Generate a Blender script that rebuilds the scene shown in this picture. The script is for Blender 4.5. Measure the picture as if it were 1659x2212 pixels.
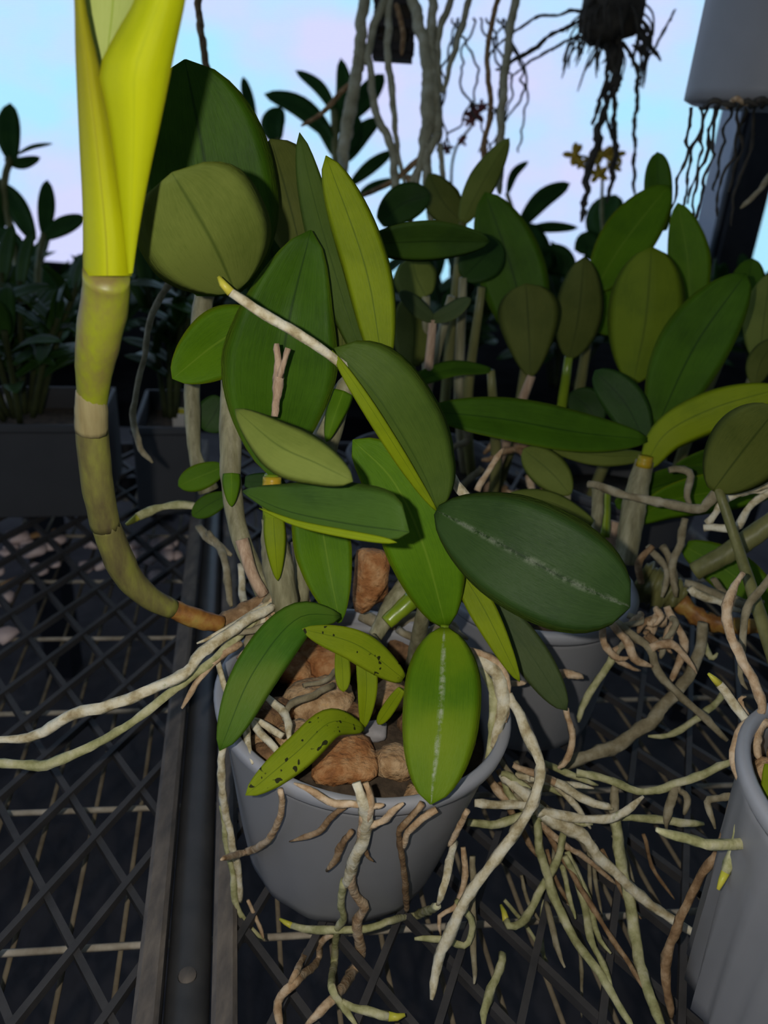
import bpy, math, random
from mathutils import Vector, Matrix, noise
rnd = random.Random(7)
for o in list(bpy.data.objects): bpy.data.objects.remove(o)
sc = bpy.context.scene
COL = sc.collection

# ------------------------------------------------------------------ camera
W, H, F = 1659, 2212, 1650.0
PITCH, ROLL = math.radians(25.3), math.radians(4.0)
CAM = Vector((0, 0, .337))
fw = Vector((0, math.cos(PITCH), -math.sin(PITCH)))
_r = Vector((1, 0, 0)); _u = _r.cross(fw)
RT = math.cos(ROLL)*_r + math.sin(ROLL)*_u
UP = math.cos(ROLL)*_u - math.sin(ROLL)*_r
cd = bpy.data.cameras.new('camera'); cam = bpy.data.objects.new('camera', cd); COL.objects.link(cam)
m = Matrix((RT, UP, -fw)).transposed().to_4x4(); m.translation = CAM
cam.matrix_world = m
cd.sensor_fit = 'VERTICAL'; cd.sensor_height = 36; cd.sensor_width = 36
cd.lens = 36*F/H
cd.clip_start = .01; cd.clip_end = 100
cd.dof.use_dof = True; cd.dof.focus_distance = .325; cd.dof.aperture_fstop = 10.5
sc.camera = cam

# ------------------------------------------------------------------ world, flash, exposure
sc.view_settings.view_transform = 'Standard'; sc.view_settings.look = 'None'
sc.view_settings.exposure = 0; sc.view_settings.gamma = 1; sc.view_settings.use_curve_mapping = False
wd = bpy.data.worlds.new('sky'); sc.world = wd; wd.use_nodes = True
nt = wd.node_tree; nt.nodes.clear()
def nn(nt, t, **kw):
    n = nt.nodes.new(t)
    for k, v in kw.items():
        if k.startswith('i_'): n.inputs[k[2:].replace('_', ' ')].default_value = v
        else: setattr(n, k, v)
    return n
tc = nn(nt, 'ShaderNodeTexCoord'); mp = nn(nt, 'ShaderNodeMapping'); mp.inputs['Scale'].default_value = (2.2, 2.2, 3.6)
nz = nn(nt, 'ShaderNodeTexNoise', i_Scale=1.6, i_Detail=5.0, i_Roughness=.5)
cr = nn(nt, 'ShaderNodeValToRGB')
cr.color_ramp.elements[0].position = .43; cr.color_ramp.elements[0].color = (.66, .67, .98, 1)
cr.color_ramp.elements[1].position = .60; cr.color_ramp.elements[1].color = (.40, .80, 1.0, 1)
e = cr.color_ramp.elements.new(.5); e.color = (.55, .70, 1.0, 1)
bg = nn(nt, 'ShaderNodeBackground', i_Strength=1.3); ou = nn(nt, 'ShaderNodeOutputWorld')
for a, b in ((tc.outputs['Generated'], mp.inputs['Vector']), (mp.outputs[0], nz.inputs['Vector']), (nz.outputs[0], cr.inputs[0]),
             (cr.outputs[0], bg.inputs[0]), (bg.outputs[0], ou.inputs[0])): nt.links.new(a, b)
ld = bpy.data.lights.new('phone_flash', 'POINT'); ld.energy = 3.3; ld.shadow_soft_size = .003; ld.color = (1, .97, .92)
lo = bpy.data.objects.new('phone_flash', ld); COL.objects.link(lo)
lo.location = CAM - .026*RT + .009*UP - .004*fw

# ------------------------------------------------------------------ projection helpers (photo pixel + distance -> point)
def ray(x, y): return fw + ((x-W/2)/F)*RT - ((y-H/2)/F)*UP
def P(x, y, d): return CAM + d*ray(x, y)
def dz(x, y, z=0.0):
    d = ray(x, y); return (z-CAM.z)/d.z
def depth(p): return (p-CAM).dot(fw)

# ------------------------------------------------------------------ object helpers
def tag(o, label=None, cat=None, group=None, kind=None):
    if label: o['label'] = label
    if cat: o['category'] = cat
    if group: o['group'] = group
    if kind: o['kind'] = kind
    return o
def thing(name, loc, label, cat, group=None):
    o = bpy.data.objects.new(name, None); o.location = loc; o.empty_display_size = .01; COL.objects.link(o)
    return tag(o, label, cat, group)
ORG = {}
def mesh(name, verts, faces, mat, parent=None, uvs=None, smooth=True, mats=None, fm=None):
    """verts in world space; the origin goes to the middle of the piece"""
    c = sum(verts, Vector())/len(verts)
    me = bpy.data.meshes.new(name)
    me.from_pydata([v-c for v in verts], [], faces)
    for mm in (mats or [mat]): me.materials.append(mm)
    if fm: me.polygons.foreach_set('material_index', fm)
    if uvs:
        ul = me.uv_layers.new(name='UVMap')
        for l in me.loops: ul.data[l.index].uv = uvs[l.vertex_index]
    if smooth: me.polygons.foreach_set('use_smooth', [True]*len(me.polygons))
    o = bpy.data.objects.new(name, me); COL.objects.link(o)
    ORG[o] = c
    if parent:
        o.parent = parent
        o.location = c - (ORG[parent] if parent in ORG else parent.location)
    else: o.location = c
    return o
def crom(pts, n):
    """Catmull-Rom through vectors"""
    if len(pts) == 2: return [pts[0].lerp(pts[1], i/(n-1)) for i in range(n)]
    q = [2*pts[0]-pts[1]] + list(pts) + [2*pts[-1]-pts[-2]]
    L = [0]
    for a, b in zip(pts, pts[1:]): L.append(L[-1]+(b-a).length)
    out = []
    for i in range(n):
        s = L[-1]*i/(n-1); k = 0
        while k < len(pts)-2 and s > L[k+1]: k += 1
        t = (s-L[k])/max(1e-9, L[k+1]-L[k]); t = min(max(t, 0), 1)
        a, b, c, d = q[k], q[k+1], q[k+2], q[k+3]
        out.append(.5*((2*b)+(c-a)*t+(2*a-5*b+4*c-d)*t*t+(3*b-a-3*c+d)*t**3))
    return out
def pix(pts, dflt=None):
    out = []
    for p in pts:
        out.append(P(p[0], p[1], p[2] if len(p) > 2 else dflt))
    return out

# ------------------------------------------------------------------ materials
def mat(name):
    m = bpy.data.materials.new(name); m.use_nodes = True; nt = m.node_tree; nt.nodes.clear()
    return m, nt, nn(nt, 'ShaderNodeOutputMaterial')
def ramp(nt, stops):
    r = nn(nt, 'ShaderNodeValToRGB'); el = r.color_ramp.elements
    for i, (p, c) in enumerate(stops):
        e = el[i] if i < 2 else el.new(p)
        e.position = p; e.color = (*c, 1)
    return r
def noisy(name, stops, scale=40, rough=.7, bump=.3, detail=6, spec=.3, vec='Object', stretch=(1, 1, 1), metal=0, bscale=None, bdist=.001):
    m, nt, ou = mat(name); L = nt.links.new
    tc = nn(nt, 'ShaderNodeTexCoord'); mp = nn(nt, 'ShaderNodeMapping'); mp.inputs['Scale'].default_value = stretch
    nz = nn(nt, 'ShaderNodeTexNoise', i_Scale=scale, i_Detail=detail, i_Roughness=.6)
    r = ramp(nt, stops); b = nn(nt, 'ShaderNodeBsdfPrincipled', i_Roughness=rough, i_Metallic=metal)
    b.inputs['Specular IOR Level'].default_value = spec
    L(tc.outputs[vec], mp.inputs[0]); L(mp.outputs[0], nz.inputs[0]); L(nz.outputs[0], r.inputs[0]); L(r.outputs[0], b.inputs['Base Color'])
    if bump:
        n2 = nn(nt, 'ShaderNodeTexNoise', i_Scale=bscale or scale*2.5, i_Detail=4.0); L(mp.outputs[0], n2.inputs[0])
        bp = nn(nt, 'ShaderNodeBump', i_Strength=bump, i_Distance=bdist); L(n2.outputs[0], bp.inputs['Height']); L(bp.outputs[0], b.inputs['Normal'])
    L(b.outputs[0], ou.inputs[0])
    return m
def leafmat(name, dark, light, edge, mid, rough=.5, transl=.12, spec=.12, spots=None, dust=0, yellow=None, basecol=None):
    """leaf blade: UV x runs across, y along; lengthwise veins, paler margin, midrib line"""
    m, nt, ou = mat(name); L = nt.links.new
    uv = nn(nt, 'ShaderNodeUVMap'); sp = nn(nt, 'ShaderNodeSeparateXYZ'); L(uv.outputs[0], sp.inputs[0])
    mp = nn(nt, 'ShaderNodeMapping'); mp.inputs['Scale'].default_value = (70, 3, 1); L(uv.outputs[0], mp.inputs[0])
    vn = nn(nt, 'ShaderNodeTexNoise', i_Scale=1.0, i_Detail=3.0); L(mp.outputs[0], vn.inputs[0])
    tc = nn(nt, 'ShaderNodeTexCoord')
    bn = nn(nt, 'ShaderNodeTexNoise', i_Scale=28.0, i_Detail=5.0, i_Roughness=.6); L(tc.outputs['Object'], bn.inputs[0])
    mx = nn(nt, 'ShaderNodeMath', operation='MULTIPLY_ADD'); L(vn.outputs[0], mx.inputs[0]); mx.inputs[1].default_value = .35; L(bn.outputs[0], mx.inputs[2])
    mf = nn(nt, 'ShaderNodeMapping'); mf.inputs['Scale'].default_value = (190, 16, 1); L(uv.outputs[0], mf.inputs[0])
    fn = nn(nt, 'ShaderNodeTexNoise', i_Scale=1.0, i_Detail=2.0); L(mf.outputs[0], fn.inputs[0])
    m3 = nn(nt, 'ShaderNodeMath', operation='MULTIPLY_ADD'); L(fn.outputs[0], m3.inputs[0]); m3.inputs[1].default_value = .45; L(mx.outputs[0], m3.inputs[2])
    r = ramp(nt, [(.62, dark), (1.0, light)]); L(m3.outputs[0], r.inputs[0])
    col = r.outputs[0]
    ab = nn(nt, 'ShaderNodeMath', operation='SUBTRACT'); L(sp.outputs[0], ab.inputs[0]); ab.inputs[1].default_value = .5
    a2 = nn(nt, 'ShaderNodeMath', operation='ABSOLUTE'); L(ab.outputs[0], a2.inputs[0])
    def over(col, fac, c):
        x = nn(nt, 'ShaderNodeMix', data_type='RGBA'); L(fac, x.inputs[0]); L(col, x.inputs[6]); x.inputs[7].default_value = (*c, 1)
        return x.outputs[2]
    def band(src, a, b, k):
        q = nn(nt, 'ShaderNodeMapRange', clamp=True); L(src, q.inputs[0])
        q.inputs[1].default_value = a; q.inputs[2].default_value = b; q.inputs[3].default_value = 0; q.inputs[4].default_value = k
        return q.outputs[0]
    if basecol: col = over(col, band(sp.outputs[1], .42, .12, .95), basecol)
    if yellow:
        q = nn(nt, 'ShaderNodeTexNoise', i_Scale=22.0, i_Detail=3.0); L(tc.outputs['Object'], q.inputs[0])
        col = over(col, band(q.outputs[0], .42, .74, .9), yellow)
    col = over(col, band(a2.outputs[0], .44, .497, .7), edge)
    col = over(col, band(a2.outputs[0], .022, .004, .75), mid)
    if spots:
        q = nn(nt, 'ShaderNodeTexNoise', i_Scale=330.0, i_Detail=1.0); L(tc.outputs['Object'], q.inputs[0])
        col = over(col, band(q.outputs[0], .66, .70, .95), spots)
    if dust:
        q = nn(nt, 'ShaderNodeTexNoise', i_Scale=120.0, i_Detail=6.0, i_Roughness=.8); L(tc.outputs['Object'], q.inputs[0])
        k = nn(nt, 'ShaderNodeMath', operation='MULTIPLY'); L(band(q.outputs[0], .47, .62, dust), k.inputs[0]); L(band(a2.outputs[0], .05, .012, 1), k.inputs[1])
        col = over(col, k.outputs[0], (.4, .42, .3))
    b = nn(nt, 'ShaderNodeBsdfPrincipled', i_Roughness=rough); b.inputs['Specular IOR Level'].default_value = spec
    L(col, b.inputs['Base Color'])
    bp = nn(nt, 'ShaderNodeBump', i_Strength=.4, i_Distance=.0006); L(m3.outputs[0], bp.inputs['Height']); L(bp.outputs[0], b.inputs['Normal'])
    t = nn(nt, 'ShaderNodeBsdfTranslucent'); L(col, t.inputs[0])
    ms = nn(nt, 'ShaderNodeMixShader'); ms.inputs[0].default_value = transl; L(b.outputs[0], ms.inputs[1]); L(t.outputs[0], ms.inputs[2])
    L(ms.outputs[0], ou.inputs[0])
    return m
M = {}
M['leaf'] = leafmat('leaf_green', (.025, .066, .002), (.050, .118, .004), (.11, .17, .006), (.010, .034, .002))
M['leaf_bright'] = leafmat('leaf_bright_green', (.047, .118, .002), (.085, .178, .003), (.20, .26, .004), (.13, .22, .012))
M['leaf_dusty'] = leafmat('leaf_dusty_green', (.014, .036, .006), (.030, .062, .012), (.085, .125, .010), (.010, .026, .004), dust=.28)
M['leaf_pale'] = leafmat('leaf_bright_dusty', (.048, .118, .002), (.088, .17, .003), (.2, .25, .004), (.12, .18, .03), dust=.7, yellow=(.17, .23, .006))
M['leaf_lime'] = leafmat('leaf_lime_green', (.12, .17, .003), (.20, .255, .004), (.25, .30, .006), (.06, .10, .003))
M['leaf_spotted'] = leafmat('leaf_yellow_green_spotted', (.12, .175, .004), (.21, .26, .007), (.23, .28, .006), (.07, .11, .004), spots=(.012, .012, .004))
M['leaf_mottled'] = leafmat('leaf_mottled_green', (.030, .085, .005), (.055, .14, .009), (.08, .16, .008), (.015, .05, .003), yellow=(.12, .165, .016))
M['under'] = leafmat('leaf_underside_olive', (.085, .115, .016), (.14, .17, .030), (.16, .20, .02), (.05, .075, .01), rough=.6)
M['under_dark'] = leafmat('leaf_underside_dark', (.055, .072, .010), (.095, .11, .018), (.10, .12, .016), (.03, .045, .006), rough=.6)
M['under_lime'] = leafmat('leaf_underside_lime', (.085, .13, .004), (.14, .19, .006), (.16, .2, .008), (.06, .09, .003), rough=.55)
M['under_green'] = leafmat('leaf_underside_green', (.040, .074, .008), (.066, .108, .013), (.13, .19, .008), (.03, .06, .006), rough=.5)
M['leaf_deep'] = leafmat('leaf_deep_green', (.020, .046, .006), (.040, .085, .012), (.06, .10, .01), (.012, .03, .004), yellow=(.05, .10, .006))
M['leaf_dark'] = leafmat('leaf_dark_green', (.012, .036, .006), (.025, .062, .009), (.03, .07, .01), (.008, .025, .004), rough=.4)
M['leaf_grey'] = leafmat('leaf_grey_green', (.038, .060, .020), (.065, .090, .028), (.08, .10, .025), (.04, .065, .018))
M['leaf_young'] = leafmat('leaf_young_yellow', (.33, .38, .002), (.44, .47, .003), (.42, .38, .004), (.36, .40, .003), rough=.5, transl=.25)
M['leaf_shaded'] = leafmat('leaf_young_shaded', (.22, .20, .006), (.30, .28, .006), (.30, .24, .008), (.22, .20, .006), rough=.5, transl=.2, basecol=(.42, .44, .003))  # darker olive puts this half's shade, turned from the flash, into the colour
M['leaf_inner'] = leafmat('leaf_young_pale', (.30, .38, .06), (.44, .50, .14), (.4, .45, .1), (.25, .34, .02), rough=.5, transl=.3)
M['leaf_pot'] = leafmat('leaf_far_green', (.014, .05, .010), (.03, .085, .015), (.03, .09, .012), (.01, .04, .008), transl=.2)
M['bulb'] = noisy('pseudobulb_olive', [(.3, (.085, .085, .025)), (.7, (.19, .18, .06))], scale=40, rough=.45, stretch=(3, 3, .5))
M['bulb_grey'] = noisy('pseudobulb_silver_sheath', [(.3, (.13, .115, .055)), (.55, (.24, .22, .12)), (.75, (.36, .33, .21))], scale=120, rough=.6, stretch=(2, 2, .25))
M['bulb_green'] = noisy('pseudobulb_fresh_green', [(.3, (.10, .17, .006)), (.7, (.22, .29, .012))], scale=40, rough=.3, spec=.5, bump=.1)
M['joint'] = noisy('yellow_joint', [(.3, (.22, .23, .01)), (.65, (.40, .24, .01))], scale=120, rough=.4)
M['growth'] = noisy('growth_olive_bronze', [(.32, (.13, .085, .035)), (.48, (.19, .15, .04)), (.66, (.24, .26, .015))], scale=42, rough=.42, bump=.15, stretch=(1.5, 1.5, .8))
M['growth_tan'] = noisy('growth_tan_sheath', [(.3, (.20, .15, .06)), (.7, (.31, .26, .12))], scale=60, rough=.5, stretch=(3, 3, .4))
M['growth_low'] = noisy('growth_lower_olive', [(.35, (.085, .065, .028)), (.55, (.15, .135, .035)), (.7, (.20, .20, .035))], scale=60, rough=.5, stretch=(2, 2, .6))
M['rust'] = noisy('rusty_orange_base', [(.32, (.10, .04, .012)), (.48, (.24, .10, .02)), (.62, (.32, .19, .04)), (.75, (.24, .22, .05))], scale=85, rough=.5)
M['root'] = noisy('root_silver_cream', [(.25, (.20, .13, .06)), (.40, (.38, .31, .17)), (.52, (.56, .49, .33)), (.63, (.62, .57, .43)), (.75, (.34, .33, .16))], scale=140, rough=.8, bump=.7, detail=8)
M['root_tan'] = noisy('root_tan', [(.25, (.17, .09, .04)), (.42, (.36, .23, .12)), (.56, (.50, .36, .22)), (.75, (.60, .48, .34))], scale=150, rough=.85, bump=.8, detail=8)
M['root_green'] = noisy('root_greenish', [(.25, (.15, .12, .045)), (.42, (.28, .27, .11)), (.56, (.42, .39, .20)), (.72, (.54, .50, .34))], scale=120, rough=.75, bump=.6, detail=8)
M['root_brown'] = noisy('root_brown', [(.25, (.09, .045, .018)), (.5, (.22, .13, .06)), (.75, (.40, .28, .16))], scale=150, rough=.85, bump=.8, detail=8)
M['root_dull'] = noisy('root_dull_grey', [(.25, (.10, .075, .035)), (.5, (.23, .19, .11)), (.75, (.36, .32, .22))], scale=110, rough=.85, bump=.6, detail=8)
M['root_dark'] = noisy('root_dark', [(.3, (.02, .018, .014)), (.7, (.07, .06, .045))], scale=60, rough=.9)
M['root_hang'] = noisy('root_hanging_grey_green', [(.25, (.16, .14, .08)), (.5, (.30, .28, .18)), (.75, (.42, .40, .30))], scale=70, rough=.85, bump=.4)
M['tip'] = noisy('root_tip_yellow_green', [(.3, (.38, .40, .03)), (.7, (.55, .45, .06))], scale=60, rough=.4)
M['husk'] = noisy('dry_husk', [(.3, (.28, .17, .10)), (.7, (.50, .36, .24))], scale=140, rough=.8, stretch=(4, 4, .4))
M['pot'] = noisy('grey_pot_plastic', [(.3, (.185, .182, .182)), (.7, (.225, .22, .22))], scale=9, rough=.48, bump=.05, spec=.35)
M['rim'] = noisy('grey_pot_rim', [(.3, (.25, .25, .262)), (.7, (.30, .295, .30))], scale=20, rough=.42, bump=.05, spec=.4)
M['compost'] = noisy('dark_potting_mix', [(.3, (.02, .015, .01)), (.7, (.09, .06, .035))], scale=120, rough=.95, bump=1)
M['stone_rust'] = noisy('stone_rusty', [(.25, (.16, .06, .02)), (.45, (.32, .13, .04)), (.6, (.42, .22, .09)), (.75, (.55, .32, .16))], scale=130, rough=.8, bump=1, bdist=.002, detail=9)
M['stone_tan'] = noisy('stone_tan', [(.25, (.14, .07, .03)), (.45, (.34, .20, .09)), (.6, (.48, .32, .17)), (.75, (.55, .30, .08))], scale=130, rough=.8, bump=1, bdist=.002, detail=9)
M['stone_brown'] = noisy('stone_brown', [(.3, (.06, .03, .012)), (.5, (.17, .09, .04)), (.75, (.32, .18, .07))], scale=130, rough=.8, bump=1, bdist=.002, detail=9)
M['stone_grey'] = noisy('stone_grey', [(.3, (.20, .18, .17)), (.7, (.30, .28, .27))], scale=80, rough=.7, bump=.3)
M['stone_pink'] = noisy('stone_pink', [(.3, (.50, .36, .33)), (.7, (.80, .64, .60))], scale=30, rough=.85, bump=.5)
M['litter'] = noisy('dry_litter', [(.3, (.28, .13, .05)), (.7, (.48, .30, .14))], scale=40, rough=.9)
M['plastic'] = noisy('black_tray_plastic', [(.3, (.028, .027, .027)), (.7, (.055, .05, .048))], scale=50, rough=.6, bump=.3, spec=.3)
M['dirty'] = noisy('dirty_tray_rim', [(.3, (.06, .053, .048)), (.5, (.11, .092, .076)), (.75, (.19, .155, .12))], scale=110, rough=.75, bump=.5, stretch=(1, .35, 1))
M['pipe'] = noisy('black_pipe', [(.3, (.030, .030, .031)), (.7, (.055, .052, .050))], scale=40, rough=.45, bump=.15, spec=.4)
M['wire_rusty'] = noisy('dull_brown_wire', [(.3, (.10, .075, .045)), (.7, (.24, .19, .12))], scale=60, rough=.8, bump=.3)
M['wire'] = noisy('galvanised_wire_dirty', [(.3, (.22, .17, .11)), (.55, (.42, .36, .27)), (.75, (.58, .50, .40))], scale=60, rough=.7, bump=.3)
M['ground'] = noisy('dark_ground', [(.3, (.036, .031, .032)), (.7, (.075, .066, .066))], scale=6, rough=1, bump=.6, bscale=30, bdist=.01)
M['box'] = noisy('dark_grey_box_plastic', [(.3, (.038, .038, .040)), (.7, (.055, .055, .057))], scale=8, rough=.6, bump=.05)
M['black'] = noisy('black_painted', [(.3, (.006, .006, .008)), (.7, (.014, .014, .017))], scale=20, rough=.6)
M['matte'] = noisy('matte_black', [(.3, (.006, .006, .006)), (.7, (.012, .012, .012))], scale=20, rough=1, spec=0)
M['cane_dark'] = noisy('dark_cane', [(.3, (.02, .025, .01)), (.7, (.05, .06, .02))], scale=40, rough=.8, spec=.1)
M['post_grey'] = noisy('blue_grey_metal', [(.3, (.46, .50, .60)), (.7, (.56, .60, .68))], scale=10, rough=.5)
M['tagw'] = noisy('white_label_plastic', [(.3, (.45, .43, .40)), (.7, (.62, .60, .56))], scale=20, rough=.5, bump=0)
M['petal'] = noisy('yellow_brown_petal', [(.35, (.42, .24, .02)), (.65, (.55, .36, .03))], scale=60, rough=.6)
M['petal_dark'] = noisy('maroon_petal', [(.35, (.12, .02, .03)), (.65, (.20, .06, .04))], scale=60, rough=.6)
M['wood'] = noisy('dark_wood', [(.3, (.012, .010, .010)), (.7, (.03, .025, .024))], scale=20, rough=.8, stretch=(1, 1, 6))
def cloth(name, opening, col):
    """woven shade cloth: open weave lets the sky through, threads scatter light"""
    m, nt, ou = mat(name); L = nt.links.new
    tc = nn(nt, 'ShaderNodeTexCoord'); wv = nn(nt, 'ShaderNodeTexWave', i_Scale=55.0, i_Distortion=.6, i_Detail=1.0); wv.bands_direction = 'Z'
    L(tc.outputs['Object'], wv.inputs[0])
    mr = nn(nt, 'ShaderNodeMapRange'); L(wv.outputs['Fac'], mr.inputs[0]); mr.inputs[3].default_value = opening-.07; mr.inputs[4].default_value = opening+.07
    tr = nn(nt, 'ShaderNodeBsdfTransparent'); df = nn(nt, 'ShaderNodeBsdfDiffuse'); df.inputs[0].default_value = (*col, 1)
    tl = nn(nt, 'ShaderNodeBsdfTranslucent'); tl.inputs[0].default_value = (*col, 1)
    a = nn(nt, 'ShaderNodeMixShader'); a.inputs[0].default_value = .5; L(df.outputs[0], a.inputs[1]); L(tl.outputs[0], a.inputs[2])
    b = nn(nt, 'ShaderNodeMixShader'); L(mr.outputs[0], b.inputs[0]); L(a.outputs[0], b.inputs[1]); L(tr.outputs[0], b.inputs[2])
    L(b.outputs[0], ou.inputs[0]); return m
M['cloth'] = cloth('white_shade_cloth', .72, (.6, .6, .68))
M['cloth_dark'] = cloth('dark_shade_cloth', .12, (.06, .07, .07))

# ------------------------------------------------------------------ geometry helpers
def prof(t, mpos, base, tp, bp):
    """half-width profile of a blade along its length"""
    if t < mpos:
        s = (mpos-t)/mpos
        return base + (1-base)*max(0, 1-s**bp)**.75
    s = (t-mpos)/(1-mpos)
    return max(0.0, 1-s**tp)**.62
def blade(name, sp, norms, wl, wr, mtop, mbot, parent, fold=12, curl=.0, mpos=.5, base=.12, tp=2.2, bp=1.8, thick=.0016, n=22, k=4, under=False, seed=0, wave=.0):
    """sp: spine points; norms: facing direction per point; wl/wr half-widths in metres"""
    V, UVs, Fc, fm = [], [], [], []
    row = 4*k
    fo = math.radians(fold)*(-1 if under else 1)
    for i in range(n):
        t = i/(n-1)
        T = (sp[min(i+1, n-1)]-sp[max(i-1, 0)]).normalized()
        N = norms[i]; N = (N-N.dot(T)*T).normalized(); S = T.cross(N)
        w = max(prof(t, mpos, base, tp, bp), .015)
        f = fo*(1+.25*math.sin(seed+3.1*t))
        top, bot = [], []
        for j in range(-k, k+1):
            s = j/k
            ww = (wr if j > 0 else wl)*w
            x = s*ww*math.cos(f); z = abs(s)*ww*math.sin(f)
            z -= curl*(s*s)*ww*(1 if not under else -1)
            z += wave*ww*math.sin(seed+9*t+s*2)*abs(s)
            h = thick*.5*math.sqrt(max(0, 1-s*s*.96))*min(1, w*3)
            c = sp[i]+x*S+z*N
            top.append(c+h*N); bot.append(c-h*N)
        ring = top + bot[-2:0:-1]
        us = [(.5+.5*j/k) for j in range(-k, k+1)]
        us = us + us[-2:0:-1]
        V += ring; UVs += [(u, t) for u in us]
    R = 4*k
    for i in range(n-1):
        for j in range(R):
            a = i*R+j; b = i*R+(j+1) % R
            Fc.append((a, b, b+R, a+R)); fm.append(0 if j < 2*k else 1)
    Fc.append(tuple(reversed(range(R)))); fm.append(0)
    Fc.append(tuple(range((n-1)*R, n*R))); fm.append(0)
    if under: fm = [1-x for x in fm]
    return mesh(name, V, Fc, None, parent, UVs, True, [mtop, mbot], fm)
def leaf(parent, pts, hl, hr=None, m='leaf', mb='under', roll=0, d=None, name='leaf', label=None, **kw):
    """a blade laid out along photo points (x, y, distance); hl/hr half-widths in photo pixels, roll turns it about its spine"""
    hr = hl if hr is None else hr
    n = kw.get('n', 22)
    sp = crom(pix(pts, d), n)
    dm = sum(depth(p) for p in sp)/n
    mid = sp[n//2]; V = (CAM-mid).normalized()
    T = (sp[-1]-sp[0]).normalized(); N = (V-V.dot(T)*T).normalized()
    N = Matrix.Rotation(math.radians(roll), 3, T) @ N
    o = blade(name, sp, [N]*n, hl*dm/F/math.cos(math.radians(roll)*.7), hr*dm/F/math.cos(math.radians(roll)*.7), M[m], M[mb], parent, seed=rnd.random()*6, **kw)
    if label: o['label'] = label
    return o
def tube(name, sp, rad, m, parent=None, sides=8, knob=.0, cap=True, seed=0):
    n = len(sp); V, Fc, UVs = [], [], []
    T0 = (sp[1]-sp[0]).normalized()
    ref = Vector((.3, .5, .8)); A = T0.cross(ref).normalized()
    for i in range(n):
        T = (sp[min(i+1, n-1)]-sp[max(i-1, 0)]).normalized()
        A = (A-A.dot(T)*T).normalized(); B = T.cross(A)
        r = rad[i]
        for j in range(sides):
            a = 2*math.pi*j/sides
            k = r*(1+knob*noise.noise(Vector((i*.55+seed, 1.3*math.cos(a), 1.3*math.sin(a)))))
            V.append(sp[i]+k*(math.cos(a)*A+math.sin(a)*B)); UVs.append((j/sides, i/(n-1)))
    for i in range(n-1):
        for j in range(sides):
            a = i*sides+j; b = i*sides+(j+1) % sides
            Fc.append((a, b, b+sides, a+sides))
    if cap:
        Fc.append(tuple(reversed(range(sides)))); Fc.append(tuple(range((n-1)*sides, n*sides)))
    return mesh(name, V, Fc, m, parent, UVs)
def interp(vals, n):
    out = []
    for i in range(n):
        s = (len(vals)-1)*i/(n-1); k = min(int(s), len(vals)-2); out.append(vals[k]+(vals[k+1]-vals[k])*(s-k))
    return out
def root(parent, pts, r=(8, 6), m='root', d=None, name='aerial_root', tip=False, wob=.5, n=None, knob=.5, label=None):
    """knobbly orchid root through photo points; r = radii in photo pixels along it"""
    P3 = pix(pts, d)
    L = sum((b-a).length for a, b in zip(P3, P3[1:]))
    n = n or max(10, min(60, int(L/.0035)))
    sp = crom(P3, n); seed = rnd.random()*99
    rr = interp(list(r), n)
    rad = [rr[i]*depth(sp[i])/F for i in range(n)]
    for i in range(1, n-1):
        sp[i] = sp[i]+rad[i]*wob*1.4*Vector(noise.noise_vector(Vector((i*.21+seed, seed, 0))))
    rad[-1] *= .45; rad[-2] *= .85
    if tip:
        k = max(3, n//14)
        o = tube(name, sp[:n-k+1], rad[:n-k+1], M[m], parent, knob=knob, seed=seed)
        tube('root_tip', sp[n-k:], rad[n-k:], M['tip'], o)
    else: o = tube(name, sp, rad, M[m], parent, knob=knob, seed=seed)
    if label: o['label'] = label
    return o
def stem(parent, pts, r, m='bulb_grey', d=None, name='pseudobulb', n=26, knob=.12, label=None, sides=12):
    sp = crom(pix(pts, d), n); rr = interp(list(r), n)
    o = tube(name, sp, [rr[i]*depth(sp[i])/F for i in range(n)], M[m], parent, sides=sides, knob=knob, seed=rnd.random()*50)
    if label: o['label'] = label
    return o
def box(name, c, sx, sy, sz, m, parent=None, rz=0, bev=.0):
    """bevelled box, c = centre"""
    h = [(sx/2, sy/2, sz/2)]; x, y, z = h[0]; b = min(bev, x*.9, y*.9, z*.9) if bev else 0
    V = []
    R = Matrix.Rotation(rz, 3, 'Z')
    if b:
        lay = [(-z, b), (-z+b, 0), (z-b, 0), (z, b)]
        for zz, i in lay:
            for px, py in ((-x+b, -y+i), (x-b, -y+i), (x-i, -y+b), (x-i, y-b), (x-b, y-i), (-x+b, y-i), (-x+i, y-b), (-x+i, -y+b)):
                V.append(R @ Vector((px, py, zz))+c)
        Fc = [tuple(reversed(range(8))), tuple(range(24, 32))]
        for l in range(3):
            for j in range(8):
                a = l*8+j; q = l*8+(j+1) % 8; Fc.append((a, q, q+8, a+8))
    else:
        for zz in (-z, z):
            for px, py in ((-x, -y), (x, -y), (x, y), (-x, y)): V.append(R @ Vector((px, py, zz))+c)
        Fc = [(3, 2, 1, 0), (4, 5, 6, 7)]+[(j, (j+1) % 4, (j+1) % 4+4, j+4) for j in range(4)]
    return mesh(name, V, Fc, m, parent, smooth=False)
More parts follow.
